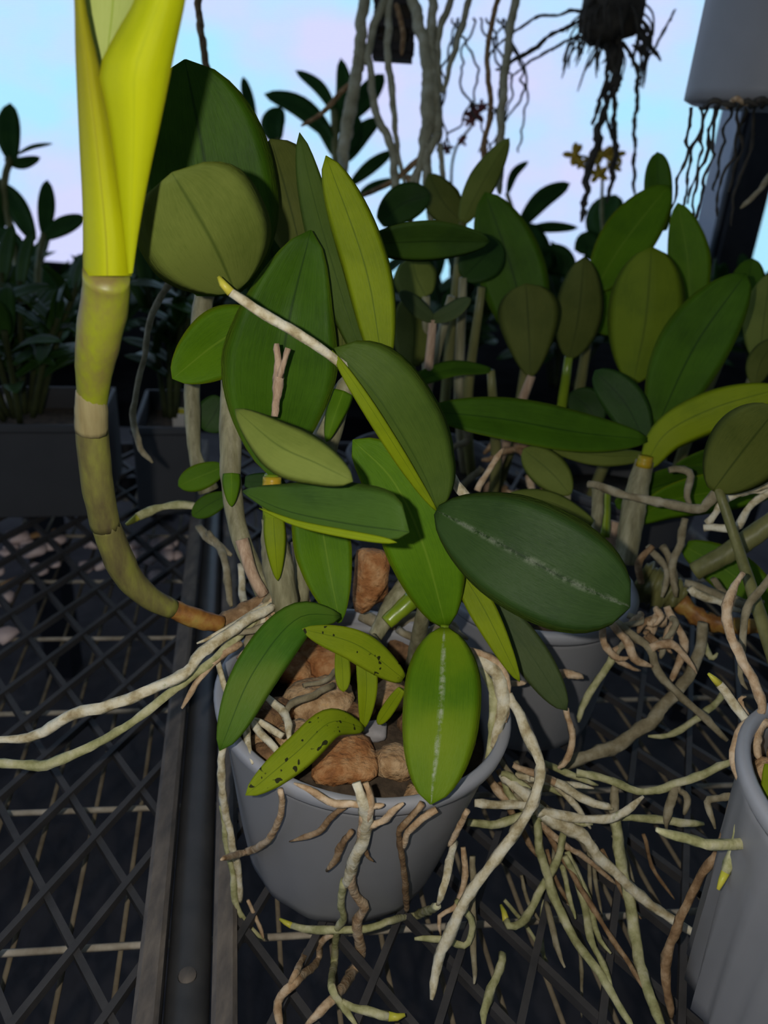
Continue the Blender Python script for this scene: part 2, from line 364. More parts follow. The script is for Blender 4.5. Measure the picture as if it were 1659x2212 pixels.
def lathe(name, prf, m, parent, base, axis_m=None, seg=72, flute=0, nfl=18, swirl=2.0, h=1):
    """prf: (radius, z) closed outline revolved about the pot axis; flute = relative depth of the soft ribs"""
    V, Fc = [], []; n = len(prf)
    R = axis_m or Matrix.Identity(3)
    for i in range(seg):
        a = 2*math.pi*i/seg
        for r, z in prf:
            t = z/h
            k = 1+flute*math.cos(nfl*a+swirl*t*6)*(max(0, 1-t)**.8)*min(1, max(0, (r-.02)*100))
            V.append(R @ Vector((r*k*math.cos(a), r*k*math.sin(a), z))+base)
    for i in range(seg):
        for j in range(n-1):
            a = i*n+j; b = ((i+1) % seg)*n+j
            Fc.append((a, b, b+1, a+1))
    return mesh(name, V, Fc, m, parent)
def stone(name, c, sx, sy, sz, m, parent=None, rz=None, rough=.25, sub=3):
    import bmesh
    bm = bmesh.new(); bmesh.ops.create_icosphere(bm, subdivisions=sub, radius=1)
    s = Vector((rnd.random()*50, rnd.random()*50, rnd.random()*50)); rz = rnd.random()*6 if rz is None else rz
    R = Matrix.Rotation(rz, 3, 'Z')
    V = []
    for v in bm.verts:
        p = v.co.copy()
        q = p*(1+rough*noise.noise(p*1.1+s)+rough*.4*noise.noise(p*2.7+s))
        for ax in range(3): q[ax] = math.copysign(min(abs(q[ax]), .86+.1*noise.noise(p*.9+s)), q[ax])
        V.append(R @ Vector((q.x*sx, q.y*sy, q.z*sz))+c)
    Fc = [tuple(v.index for v in f.verts) for f in bm.faces]; bm.free()
    return mesh(name, V, Fc, m, parent)

# ------------------------------------------------------------------ setting
def plane(name, pts, m, kind='structure'):
    o = mesh(name, [Vector(p) for p in pts], [(0, 1, 2, 3)], m, smooth=False); tag(o, kind=kind); return o
GZ = -.62
plane('floor', [(-4, -3, GZ), (4, -3, GZ), (4, 3.05, GZ), (-4, 3.05, GZ)], M['ground'])
o = plane('wall_back', [(-4, 3, GZ-.1), (4, 3, GZ-.1), (4, 3, 2.2), (-4, 3, 2.2)], M['cloth'])
o = plane('wall_left', [(-3, -3, GZ-.1), (-3, 3.05, GZ-.1), (-3, 3.05, 2.2), (-3, -3, 2.2)], M['cloth'])
o = plane('wall_right', [(3, 3.05, GZ-.1), (3, -3, GZ-.1), (3, -3, 2.2), (3, 3.05, 2.2)], M['cloth_dark'])
o = plane('wall_front', [(4, -3, GZ-.1), (-4, -3, GZ-.1), (-4, -3, 2.2), (4, -3, 2.2)], M['cloth_dark'])
o = box('trim_1', Vector((0, 2.94, (GZ-.12)/2)), 7.9, .05, -.12-GZ, M['matte']); tag(o, kind='structure')
o = plane('ceiling', [(-4, -3, 2.2), (-4, 3.05, 2.2), (4, 3.05, 2.2), (4, -3, 2.2)], M['cloth_dark'])

# ------------------------------------------------------------------ bench: two lattice trays, pipe between them, wire panel below
ANG = math.atan2(.203, .979)
E1 = Vector((-math.sin(ANG), math.cos(ANG), 0)); E2 = Vector((math.cos(ANG), math.sin(ANG), 0))
def BN(a, b, z=0): return a*E1+b*E2+Vector((0, 0, z))
def tray(b0, b1, a0, a1, label, rimside):
    t = thing('lattice_tray', BN((a0+a1)/2, (b0+b1)/2, -.012), label, 'tray')
    pa, pb = .032, .01925
    na, nb = .2807, -.0982
    for sgn in (1, -1):
        # lines (b-nb)/pb - sgn*(a-na)/pa = 2k
        k0 = min(((b-nb)/pb-sgn*(a-na)/pa) for a in (a0, a1) for b in (b0, b1)); k1 = max(((b-nb)/pb-sgn*(a-na)/pa) for a in (a0, a1) for b in (b0, b1))
        for k in range(math.ceil(k0/2), math.floor(k1/2)+1):
            # b = nb + pb*(2k + sgn*(a-na)/pa), clip a to the rectangle
            lim = sorted((na+sgn*pa*((b-nb)/pb-2*k)) for b in (b0, b1))
            s, e_ = max(a0, lim[0]), min(a1, lim[1])
            if e_-s < .01: continue
            f = lambda a: nb+pb*(2*k+sgn*(a-na)/pa)
            p, q = BN(s, f(s), -.004+.0008*sgn), BN(e_, f(e_), -.004+.0008*sgn)
            v = q-p
            box('lattice_strip', (p+q)/2, v.length, .0034, .005, M['plastic'], t, rz=math.atan2(v.y, v.x))
    w = .011
    for b, mm in ((b0+w/2-.002, 'dirty'), (b1-w/2+.002, 'dirty')):
        box('tray_rim', BN((a0+a1)/2, b, -.004), w, a1-a0+.01, .016, M[mm], t, rz=ANG, bev=.002)
    for a in (a0, a1):
        box('tray_rim', BN(a, (b0+b1)/2, -.006), b1-b0, .008, .014, M['plastic'], t, rz=ANG, bev=.002)
    return t
tray(-.42, -.040, .02, .90, 'black plastic lattice tray, empty, left of the black pipe', 1)
tray(-.0145, .46, .02, .90, 'black plastic lattice tray carrying the grey orchid pots', -1)
t = thing('support_pipe', BN(.3, -.0275, -.012), 'black round plastic pipe running between the two lattice trays', 'pipe')
tube('pipe_body', [BN(.0+i*.03, -.0275, -.0105) for i in range(26)], [.0098]*26, M['pipe'], t, sides=20)
for a in (.228,):
    c = BN(a, -.0275, -.0008); tube('screw_cap', [c+Vector((0, 0, -.0006)), c+Vector((0, 0, .0003))], [.0042, .0038], M['dirty'], t, sides=16)
t = thing('wire_panel', BN(.4, 0, -.04), 'dirty cream welded wire bench panel beneath the lattice trays', 'bench')
for i in range(34):
    b = -.44+i*.0268
    tube('long_wire', [BN(.0, b, -.0415), BN(.9, b, -.0415)], [.0014]*2, M['wire_rusty'], t, sides=6)
dirx = (P(290, 1970, dz(290, 1970, -.04))-P(20, 1985, dz(20, 1985, -.04))).normalized()
for i in range(8):
    a0 = .178+i*.091
    c = BN(a0, 0, -.0385)
    tube('cross_wire', [c-.45*dirx, c+.5*dirx], [.0019]*2, M['wire'], t, sides=6)
# bench frame far end and legs
t = thing('bench_frame', BN(.4, .0, GZ), 'dark steel bench frame holding the wire panel', 'bench frame')
for b in (-.46, .48): box('side_rail', BN(.45, b, -.060), .03, .94, .03, M['black'], t, rz=ANG)
for a in (-.02, .92): box('end_rail', BN(a, .01, -.060), .94, .03, .028, M['black'], t, rz=ANG)
for a in (-.02, .92):
    for b in (-.46, .48): box('leg', BN(a, b, (GZ-.075)/2), .03, .03, -GZ-.075, M['black'], t, rz=ANG)

# broken stones and litter lying on the wire panel, seen through the left tray
for i in range(34):
    x, y = rnd.uniform(-30, 390), rnd.uniform(1160, 1275)
    if i < 8: x, y = [(40, 1172), (300, 1178), (352, 1190), (10, 1300), (75, 1200), (205, 1180), (15, 1380), (290, 1205)][i]
    s = rnd.uniform(.006, .011)*(1.5 if i < 8 else 1)
    p = P(x, y, dz(x, y, -.036)); p.z = -.037+s*.5
    if i % 4 == 3 and i > 7:
        o = stone('leaf_litter', p, s*1.5, s*.5, s*.3, M['litter'], rough=.4, sub=2)
        tag(o, 'dry orange-brown litter scrap lying under the left lattice tray', 'litter', 'dry litter scraps under the tray')
    else:
        o = stone('broken_stone', p, s, s*.8, s*.5, M['stone_pink'], rough=.4, sub=2)
        tag(o, 'pale pinkish broken stone lying under the far end of the left lattice tray', 'stone', 'pink stones under the tray')

# ------------------------------------------------------------------ pots
def pot(base, tilt, h, rt, rb, label, flute=.012, nfl=16, swirl=1.0, fill=.82, group=None, pm='pot', rm='rim'):
    ax = Matrix.Rotation(math.radians(tilt), 3, 'Y')
    t = thing('plant_pot', base, label, 'pot', group)
    n = 14; out = [(rb*.0+.001, .002), (rb*.9, .001), (rb, .004)]
    for i in range(1, n+1):
        q = i/n; out.append((rb+(rt-.003-rb)*q**.9, .004+(h-.010)*q))
    inn = [(r-.0022, z) for r, z in reversed(out[3:])]
    lathe('pot_body', out+inn+[(rb-.003, .006), (.001, .005)], M[pm], t, base, ax, flute=flute, nfl=nfl, swirl=swirl, h=h)
    lathe('pot_rim', [(rt-.005, h-.0085), (rt-.002, h-.0088), (rt, h-.006), (rt+.0006, h-.002), (rt-.0006, h), (rt-.0032, h+.0002), (rt-.0046, h-.001), (rt-.005, h-.0085)], M[rm], t, base, ax)
    zf = h*fill; rf = rb+(rt-.003-rb)*fill**.9-.003
    lathe('potting_mix', [(.001, zf-.002), (rf, zf-.004), (rf, zf-.010), (.001, zf-.010)], M['compost'], t, base, ax, seg=40)
    return t, (base, ax, h, rt, rb)
def onpot(x, y, pd, off=.003):
    """distance at which the view ray through a photo point meets the pot wall, less a small gap"""
    base, ax, h, rt, rb = pd; inv = ax.transposed(); r = ray(x, y)
    d = .15
    while d < .8:
        q = inv @ (CAM+d*r-base); t = min(max(q.z/h, -.2), 1.05)
        if math.hypot(q.x, q.y) < rb+(rt-rb)*max(t, 0)**.9+off and -.03 < q.z < h+.012: return d
        d += .0006
    return None
TILT = 4.0; PH = .105
axm = Matrix.Rotation(math.radians(TILT), 3, 'Y')
rimc = P(789, 1490, .364)
mb = rimc - axm @ Vector((0, 0, PH))
main_pot, MP = pot(mb, TILT, PH, .070, .0485, 'tilted grey plastic pot in the centre with stones and roots over its rim', flute=.010, nfl=14, swirl=.8)
right_pot, RP = pot(Vector((.2, .212, .002)), 3, .13, .066, .050, 'fluted grey plastic pot cut by the right edge of the photo', flute=.05, nfl=24, swirl=.3)
back_pot, BP = pot(Vector((.097, .417, .002)), 0, .1, .063, .049, 'grey plastic pot standing behind the large dark green leaf', flute=.006)
def mp(x, y, off=.003):
    d = onpot(x, y, MP, off)
    return (x, y, d if d else min(.326, dz(x, y, .006)))
def infill(x, y, up=0, pd=None, fill=.82):
    base, ax, h, rt, rb = pd or MP
    nrm = ax @ Vector((0, 0, 1)); p0 = base+nrm*(h*fill+up)
    r = ray(x, y); return (p0-CAM).dot(nrm)/r.dot(nrm)

# stones in the central pot
ST = [(705, 1410, 80, 48, 'stone_rust', 'rusty red flat stone at the back of the central pot'),
      (692, 1520, 72, 58, 'stone_tan', 'largest tan stone in the central pot, below the arching leaf'),
      (583, 1545, 42, 46, 'stone_brown', 'dark brown rounded stone at the left inside of the central pot'),
      (742, 1640, 70, 44, 'stone_rust', 'rusty stone behind the front rim of the central pot'),
      (848, 1645, 44, 50, 'stone_tan', 'smooth tan stone next to the hanging bright leaf in the pot'),
      (845, 1505, 40, 42, 'stone_tan', 'small tan stone in the middle of the central pot'),
      (806, 1578, 24, 30, 'stone_grey', 'small pale grey oval pebble in the middle of the pot'),
      (628, 1445, 46, 40, 'stone_rust', 'orange brown stone beneath the arching leaf in the pot'),
      (875, 1400, 40, 34, 'stone_brown', 'brown stone at the back right inside of the pot'),
      (760, 1545, 30, 30, 'stone_brown', 'small dark stone between tan stone and grey pebble'),
      (640, 1600, 46, 40, 'stone_tan', 'tan stone under the black spotted leaf'),
      (905, 1560, 40, 44, 'stone_brown', 'brown stone hidden behind the hanging bright leaf'),
      (945, 1640, 44, 40, 'stone_rust', 'rusty stone under the hanging bright leaf near the rim'),
      (990, 1480, 50, 44, 'stone_brown', 'dark stone at the right inside of the central pot'),
      (560, 1465, 40, 36, 'stone_brown', 'dark stone at the far left inside of the central pot'),
      (810, 1455, 36, 34, 'stone_brown', 'dark brown stone beneath the short pale leaf bases')]
for x, y, a, b, mm, lb in ST:
    d = infill(x, y, .001); s = d/F
    o = stone('pot_stone', P(x, y, d), a*s*1.12, max(a, b)*s*1.05, min(a, b)*s*.8, M[mm], rough=.4); tag(o, lb, 'stone', 'stones in the central pot')
for i in range(22):
    a = rnd.uniform(0, 6.28); q = .056*math.sqrt(rnd.random()); p = mb+axm @ Vector((q*math.cos(a), q*math.sin(a), PH*.80))
    k = rnd.uniform(.005, .008); o = stone('pot_stone', p, k*1.3, k, k*.8, M[rnd.choice(['stone_rust', 'stone_brown', 'stone_tan'])], rough=.4, sub=2)
    tag(o, 'small brown filler stone between the larger stones in the central pot', 'stone', 'small filler stones in the central pot')
o = stone('bark_chunk', P(802, 1245, .398), .0125, .011, .019, M['stone_rust'], rough=.35)
tag(o, 'upright rusty bark chunk with orange dots behind the hanging leaves', 'bark')
for i, (x, y) in enumerate(((1672, 1690), (1690, 1800), (1715, 1640))):
    d = infill(x, y, .0, RP, .86); o = stone('pot_stone', P(x, y, d), .011, .010, .011, M['stone_tan'])
    tag(o, ['brown stone just inside the left rim of the right edge pot', 'mossy brown stone at the right edge of the photo in the fluted pot', 'brown stone at the back of the right edge pot'][i], 'stone', 'stones in the right pot')

# ------------------------------------------------------------------ main orchid
mo = thing('orchid_plant', P(660, 1400, infill(660, 1400)), 'large leafy orchid in the central grey pot with a tall yellow new growth', 'orchid')
# leaves, back to front
leaf(mo, [(470, 640, .372), (450, 400, .365), (400, 128, .34)], 150, 150, 'leaf', mpos=.42, base=.3, tp=2.6, fold=8, label='broad dark leaf behind the yellow growth')
leaf(mo, [(610, 700, .43), (590, 560, .43), (565, 420, .425)], 90, 90, 'leaf_dark', mpos=.5, base=.3)
leaf(mo, [(655, 560, .40), (620, 420, .39), (585, 300, .375)], 66, 76, 'leaf', roll=0, under=True, mb='under_dark', mpos=.5, base=.3, tp=3)
leaf(mo, [(508, 632, .305), (458, 520, .279), (372, 372, .258)], 146, 138, 'leaf', mb='under', under=True, mpos=.52, base=.05, tp=3.6, bp=2.2, fold=6, label='olive leaf underside, blunt, beside the yellow growth')
leaf(mo, [(560, 690, .36), (470, 740, .355), (372, 818, .345)], 84, 70, 'leaf_bright', mpos=.4, base=.3, tp=1.7, fold=14)
leaf(mo, [(590, 1030, .335), (600, 860, .35), (625, 690, .352), (672, 497, .335)], 136, 128, 'leaf', mpos=.46, base=.06, tp=1.45, bp=1.6, fold=17, label='large upright mid green leaf in the middle')
leaf(mo, [(802, 795, .358), (765, 720, .356), (712, 550, .350), (672, 405, .345), (647, 286, .338)], 40, 38, 'leaf', mb='under_green', under=True, mpos=.5, base=.2, tp=1.8, fold=10)
leaf(mo, [(826, 786, .350), (790, 580, .340), (704, 336, .322)], 50, 54, 'leaf_lime', mb='leaf_lime', under=True, mpos=.45, base=.35, tp=2.4, fold=6, label='upright lime green leaf')
leaf(mo, [(740, 790, .365), (735, 680, .362), (700, 540, .352)], 40, 40, 'leaf', mb='under_dark', under=True, mpos=.5, base=.2)
L7 = leaf(mo, [(946, 1104, .33), (910, 1015, .325), (820, 865, .312), (722, 752, .305)], 16, 104, 'leaf', mb='under_green', under=True, mpos=.48, base=.1, tp=3.2, fold=4, label='folded dark green leaf leaning over the bright leaf')
leaf(L7, [(944, 1104, .328), (895, 1030, .322), (800, 880, .308), (717, 756, .302)], 20, 12, 'leaf_lime', mb='leaf_lime', mpos=.48, base=.1, tp=2.6, fold=4, name='folded_half')
leaf(mo, [(962, 1352, .345), (915, 1180, .336), (850, 1040, .330), (762, 950, .325)], 84, 88, 'leaf_bright', mpos=.42, base=.12, tp=2.1, bp=1.7, fold=9, label='bright green leaf shaded by the horizontal leaf')
leaf(mo, [(943, 1102, .325), (1090, 1180, .312), (1230, 1255, .305), (1361, 1312, .302)], 128, 118, 'leaf_dusty', mpos=.52, base=.10, tp=2.7, bp=1.9, fold=7, label='large dark green dusty leaf pointing right')
leaf(mo, [(984, 1215, .345), (1048, 1320, .342), (1123, 1473, .338)], 26, 34, 'leaf_lime', mb='leaf_lime', mpos=.4, base=.3, tp=1.5, fold=14)
leaf(mo, [(1030, 1270, .375), (1130, 1390, .368), (1224, 1535, .362)], 38, 42, 'leaf_grey', mb='leaf_grey', mpos=.5, base=.25, tp=2.4, fold=10, label='narrow grey green leaf in shade')
leaf(mo, [(734, 1345, .35), (708, 1210, .352), (675, 1010, .346)], 72, 60, 'leaf_bright', mpos=.5, base=.06, bp=1.5, fold=18)
leaf(mo, [(960, 1356, .333), (952, 1530, .312), (930, 1738, .296)], 86, 82, 'leaf_pale', mpos=.42, base=.12, tp=2.4, bp=2.2, fold=7, label='bright green leaf with pale midrib hanging over the rim')
leaf(mo, [(733, 1330, .338), (640, 1338, .325), (545, 1455, .312), (474, 1622, .302)], 56, 44, 'leaf_mottled', mpos=.5, base=.12, tp=2.2, fold=12, label='arching mottled leaf over the left rim')
leaf(mo, [(870, 1465, .335), (770, 1392, .326), (653, 1358, .318)], 40, 32, 'leaf_spotted', mpos=.45, base=.3, tp=1.8, fold=12)
leaf(mo, [(737, 1395, .345), (742, 1495, .338)], 18, 17, 'leaf_lime', mpos=.5, base=.6, tp=3)
leaf(mo, [(785, 1570, .338), (792, 1480, .336), (785, 1395, .337)], 22, 26, 'leaf_lime', mpos=.6, base=.2, tp=3, fold=22)
leaf(mo, [(868, 1488, .333), (846, 1520, .336), (816, 1565, .340)], 15, 14, 'leaf_lime', mpos=.5, base=.6, tp=3)
leaf(mo, [(786, 1574, .335), (715, 1560, .322), (640, 1625, .312), (530, 1718, .300)], 40, 34, 'leaf_spotted', mpos=.5, base=.15, tp=2.4, fold=10, label='yellow green leaf with black spots over the front rim')
L13 = leaf(mo, [(524, 1062, .29), (620, 1104, .281), (750, 1132, .272), (884, 1150, .262)], 90, 26, 'leaf_deep', mb='under_lime', roll=0, mpos=.55, base=.03, tp=6, bp=1.2, fold=14, label='horizontal leaf shading the bright leaf')
leaf(L13, [(560, 1098, .283), (640, 1130, .277), (740, 1152, .270), (858, 1172, .261)], 9, 9, 'leaf_lime', mb='leaf_lime', mpos=.6, base=.1, tp=4, fold=4, name='turned_edge')
leaf(mo, [(508, 884, .262), (600, 962, .256), (685, 1002, .252), (762, 1040, .25)], 64, 58, 'leaf', mb='under', under=True, roll=-6, mpos=.5, base=.03, tp=1.6, bp=1.4, fold=14, label='blurred olive leaf nearest the lens')
# stems
S1 = stem(mo, [(588, 1120, .345), (600, 1220, .35), (622, 1330, .356)], (24, 34, 26), 'bulb_grey')
leaf(mo, [(590, 1105, .338), (594, 1170, .337), (600, 1255, .340)], 26, 24, 'leaf_lime', mb='leaf_lime', mpos=.3, base=.8, tp=1.5, fold=-18, name='sheath')
stem(mo, [(588, 1025, .335), (588, 1070, .338), (590, 1118, .342)], (18, 26, 22), 'bulb_green', n=10)
stem(S1, [(588, 1030, .332), (588, 1052, .333)], (20, 21), 'joint', n=4, name='joint')
S2 = stem(mo, [(497, 800, .36), (498, 940, .362), (500, 1050, .365), (520, 1160, .366), (575, 1290, .368)], (20, 25, 22, 20, 20), 'bulb_grey')
leaf(S2, [(500, 1022, .3545), (500, 1050, .354), (500, 1095, .356)], 22, 22, 'leaf_bright', mb='leaf_bright', mpos=.2, base=.9, tp=1.4, fold=-20, name='sheath')
stem(mo, [(522, 1165, .357), (545, 1240, .358), (570, 1285, .36)], (14, 13, 12), 'husk', n=8, name='dry_sheath')
S4 = stem(mo, [(798, 790, .358), (742, 845, .362), (715, 920, .364), (690, 990, .366), (660, 1150, .37), (652, 1300, .372)], (18, 26, 34, 36, 22, 14), 'bulb_grey')
leaf(S4, [(742, 845, .352), (722, 900, .350), (705, 955, .352)], 27, 27, 'leaf_bright', mb='leaf_bright', mpos=.2, base=.9, tp=1.4, fold=-20, name='sheath')
stem(mo, [(640, 1170, .385), (650, 1250, .382), (662, 1320, .38)], (12, 13, 12), 'husk', name='dry_stem')
stem(mo, [(905, 1235, .395), (860, 1290, .39), (810, 1375, .385)], (20, 24, 16), 'bulb_grey')
stem(mo, [(890, 1295, .375), (835, 1345, .372)], (20, 17), 'bulb_green', n=10)
stem(mo, [(800, 1375, .372), (835, 1420, .368), (870, 1460, .366)], (12, 10, 8), 'bulb_grey', n=10)
stem(mo, [(945, 1104, .338), (935, 1200, .352), (915, 1320, .366), (890, 1440, infill(890, 1440, -.004))], (12, 15, 17, 15), 'bulb_grey')
stem(mo, [(961, 1350, .344), (955, 1390, .352), (930, 1470, infill(930, 1470, -.004))], (9, 12, 12), 'bulb_green')
S3 = stem(mo, [(445, 615, .43), (432, 700, .432), (415, 830, .435), (416, 900, .437), (422, 985, .44), (450, 1060, .445)], (22, 20, 16, 17, 14, 24), 'bulb_grey', label='pale stem standing behind on the left')
leaf(mo, [(480, 1010, .44), (430, 1030, .437), (385, 1050, .435)], 30, 28, 'leaf_bright', mpos=.5, base=.4)
leaf(mo, [(490, 1070, .43), (450, 1090, .428), (415, 1115, .425)], 26, 22, 'leaf', mpos=.5, base=.4)
leaf(mo, [(480, 860, .45), (460, 900, .45), (440, 930, .45)], 40, 40, 'leaf_dark', mpos=.5, base=.4)
leaf(mo, [(530, 1040, .38), (590, 1045, .378), (620, 1060, .377)], 22, 22, 'leaf_dark', mpos=.5, base=.5)
# flower sheath remnants
stem(mo, [(593, 900, .330), (601, 820, .332), (597, 742, .330)], (8, 13, 5), 'husk', name='dry_flower_sheath', n=14, knob=.6, sides=7)
stem(mo, [(603, 815, .330), (622, 752, .328)], (7, 6), 'husk', name='dry_flower_sheath', n=6, knob=.6, sides=7)
# the tall new growth
G0 = stem(mo, [(480, 1348, .352), (430, 1338, .347), (365, 1312, .340)], (18, 22, 21), 'rust', name='new_growth_base', n=14)
G1 = stem(mo, [(372, 1316, .340), (322, 1290, .332), (270, 1235, .322), (226, 1130, .307)], (22, 27, 33, 30), 'growth_low', name='new_growth_stem', n=20, knob=.05)
G2 = stem(mo, [(228, 1138, .308), (210, 1040, .296), (199, 930, .284), (198, 850, .276)], (31, 34, 35, 33), 'growth_low', name='new_growth_stem', n=20, knob=.05)
stem(G2, [(198, 930, .2805), (197, 880, .2752), (196, 845, .272)], (35, 35, 31), 'growth_tan', name='sheath', n=10, knob=.03)
G3 = stem(mo, [(200, 890, .278), (203, 800, .266), (215, 720, .256), (228, 640, .247), (231, 592, .2405)], (28, 36, 46, 50, 49), 'growth', name='new_growth_stem', n=24, knob=.04, sides=18)
def sheet(parent, le, ri, d0, d1, bulge, m, thick=.002, n=26, k=8, label=None, skew=0):
    """young leaf half rolled round the growth: lofted between two edge lines, bowed towards the lens"""
    A = crom([Vector((x, y, 0)) for x, y in le], n); B = crom([Vector((x, y, 0)) for x, y in ri], n)
    V, UVs, Fc = [], [], []
    for sgn in (0, 1):
        for i in range(n):
            t = i/(n-1); d = d0+(d1-d0)*t
            for j in range(k+1):
                q = j/k; p = A[i].lerp(B[i], q); wd = (B[i]-A[i]).length*d/F
                V.append(P(p.x, p.y, d-bulge*wd*math.sin(math.pi*q)+skew*wd*(q-.5)+sgn*thick)); UVs.append((q, t))
    o_ = n*(k+1)
    ix = lambda i, j, l: l*o_+i*(k+1)+j
    for i in range(n-1):
        for j in range(k):
            Fc.append((ix(i, j, 0), ix(i, j+1, 0), ix(i+1, j+1, 0), ix(i+1, j, 0))); Fc.append((ix(i, j, 1), ix(i+1, j, 1), ix(i+1, j+1, 1), ix(i, j+1, 1)))
        Fc.append((ix(i, 0, 0), ix(i+1, 0, 0), ix(i+1, 0, 1), ix(i, 0, 1))); Fc.append((ix(i, k, 0), ix(i, k, 1), ix(i+1, k, 1), ix(i+1, k, 0)))
    o = mesh('young_leaf', V, Fc, M[m], parent, UVs)
    if label: o['label'] = label
    return o
sheet(mo, [(179, 596), (178, 450), (172, 330), (166, 200), (162, 100), (160, 0), (150, -180), (128, -420)], [(285, 596), (280, 520), (264, 420), (247, 310), (226, 200), (212, 130), (186, 15), (162, -180), (132, -430)], .240, .182, .42, 'leaf_shaded', label='unfolding young leaf, outer half with its shade in the colour')
sheet(mo, [(276, 592), (262, 470), (246, 340), (228, 230), (214, 152), (246, 78), (290, 0), (352, -160), (430, -430)], [(287, 590), (300, 500), (322, 380), (350, 250), (378, 110), (401, 0), (425, -160), (440, -440)], .236, .178, .30, 'leaf_young', label='unfolding young leaf, bright yellow half')
sheet(mo, [(196, 260), (182, 120), (170, 0), (180, -160), (238, -330)], [(262, 250), (280, 120), (318, 0), (318, -160), (246, -335)], .226, .204, -.15, 'leaf_inner', label='pale inner blade of the young leaf')
sheet(mo, [(181, 588), (180, 520), (179, 440)], [(286, 588), (292, 520), (305, 440)], .243, .236, .36, 'leaf_young', label='yellow base of the young leaf')
o = stone('scar', P(189, 938, .2792), .0020, .0005, .0030, M['root_dark'], mo, rz=0, sub=2); o['label'] = 'dark brown scar on the stem'
# long aerial roots
root(mo, [(1012, 1080, .36), (950, 1000, .352), (860, 890, .34), (715, 770, .302), (600, 695, .292), (500, 632, .285), (472, 598, .284)], (11, 13, 12, 11, 12, 10), 'root', tip=True, wob=.2, knob=.3, label='cream aerial root with yellow tip crossing the leaves')
root(mo, [(590, 1310, .352), (520, 1345, .340), (440, 1410, .328), (395, 1460, .322), (300, 1500, .318), (150, 1548, .316), (60, 1590, .315), (-20, 1596, .314)], (10, 11, 13, 12, 13, 12, 8), 'root', wob=.5)
root(mo, [(560, 1330, .356), (470, 1420, .338), (390, 1475, .330), (290, 1555, .327), (200, 1610, .326), (90, 1652, .325), (-30, 1642, .324)], (8, 9, 9, 10, 11, 10), 'root_green', wob=.5)
root(mo, [(520, 1390, .345), (470, 1420, .338), (430, 1465, .334), (393, 1530, .333)], (8, 8, 7, 6), 'root_tan')
root(mo, [(600, 1290, .36), (540, 1330, .352), (470, 1370, .345), (425, 1390, .342)], (9, 8, 7, 5), 'root')
root(mo, [(590, 1345, .35), (530, 1365, .345), (480, 1372, .345), (450, 1400, .345)], (9, 7, 6, 5), 'root_dull')
root(mo, [(470, 1425, .34), (480, 1470, .338), (500, 1520, .336), (515, 1560, .335)], (6, 6, 7, 7), 'root')
for q in range(8):
    a = rnd.uniform(0, 1)
    root(mo, [(575+30*a, 1270+40*a, .358), (560+30*a+rnd.uniform(-25, 25), 1320, .356), (590+rnd.uniform(-60, 50), 1370+30*a, .352), (570+rnd.uniform(-60, 70), 1410+30*a, .355)], (7, 8, 7, 5), rnd.choice(['root', 'root_dull', 'root_tan']))
stem(mo, [(470, 1350, .356), (520, 1325, .36), (575, 1300, .366), (640, 1330, .37)], (16, 18, 20, 16), 'root_brown', name='rhizome', knob=.5)
root(mo, [(430, 1098, .43), (370, 1093, .427), (310, 1105, .424), (272, 1133, .42)], (8, 9, 10, 7), 'root_green', tip=True)
root(mo, [(385, 590, .47), (330, 680, .468), (305, 790, .466), (288, 890, .465), (300, 960, .463), (330, 1000, .462)], (8, 7, 6, 6, 8, 6), 'root_dull')
root(mo, [(450, 1150, .42), (470, 1180, .415), (490, 1230, .40), (500, 1310, .39)], (8, 9, 8, 8), 'root_dull')
root(mo, [(430, 1140, .43), (455, 1165, .42), (500, 1200, .41)], (10, 9, 7), 'root_dull')
root(mo, [(520, 1220, .41), (525, 1280, .40), (530, 1320, .38)], (7, 8, 6), 'root')
# inside the pot
for pts, r, mm in (([(720, 1480), (680, 1500), (630, 1520), (612, 1555)], (7, 8, 8, 7), 'root_dull'),
                   ([(560, 1490), (605, 1530), (618, 1560), (625, 1600)], (7, 9, 9, 8), 'root'),
                   ([(610, 1590), (560, 1560), (530, 1570), (545, 1650)], (8, 9, 8, 5), 'root'),
                   ([(540, 1555), (580, 1600), (610, 1640)], (8, 9, 7), 'root'),
                   ([(655, 1480), (700, 1470), (735, 1440)], (5, 6, 5), 'root_dull'),
                   ([(860, 1360), (900, 1375), (960, 1350), (1010, 1380)], (8, 8, 9, 8), 'root_dull'),
                   ([(560, 1440), (545, 1490), (535, 1530), (530, 1590)], (7, 8, 7, 6), 'root_tan'),
                   ([(780, 1330), (850, 1345), (930, 1335), (990, 1360)], (14, 14, 12, 10), 'root_dull')):
    root(mo, [(x, y, infill(x, y, .018)) for x, y in pts], r, mm)
# over the right rim
for pts, r, mm in (([(1010, 1420), (1060, 1445), (1082, 1500), (1078, 1560), (1060, 1620)], (12, 14, 15, 14, 10), 'root'),
                   ([(1040, 1440), (1068, 1500), (1066, 1570), (1050, 1640)], (8, 10, 9, 8), 'root_green'),
                   ([(1000, 1400), (1070, 1430), (1095, 1480), (1092, 1560)], (7, 9, 8, 7), 'root_tan')):
    root(mo, [(x, y, .352) for x, y in pts], r, mm)
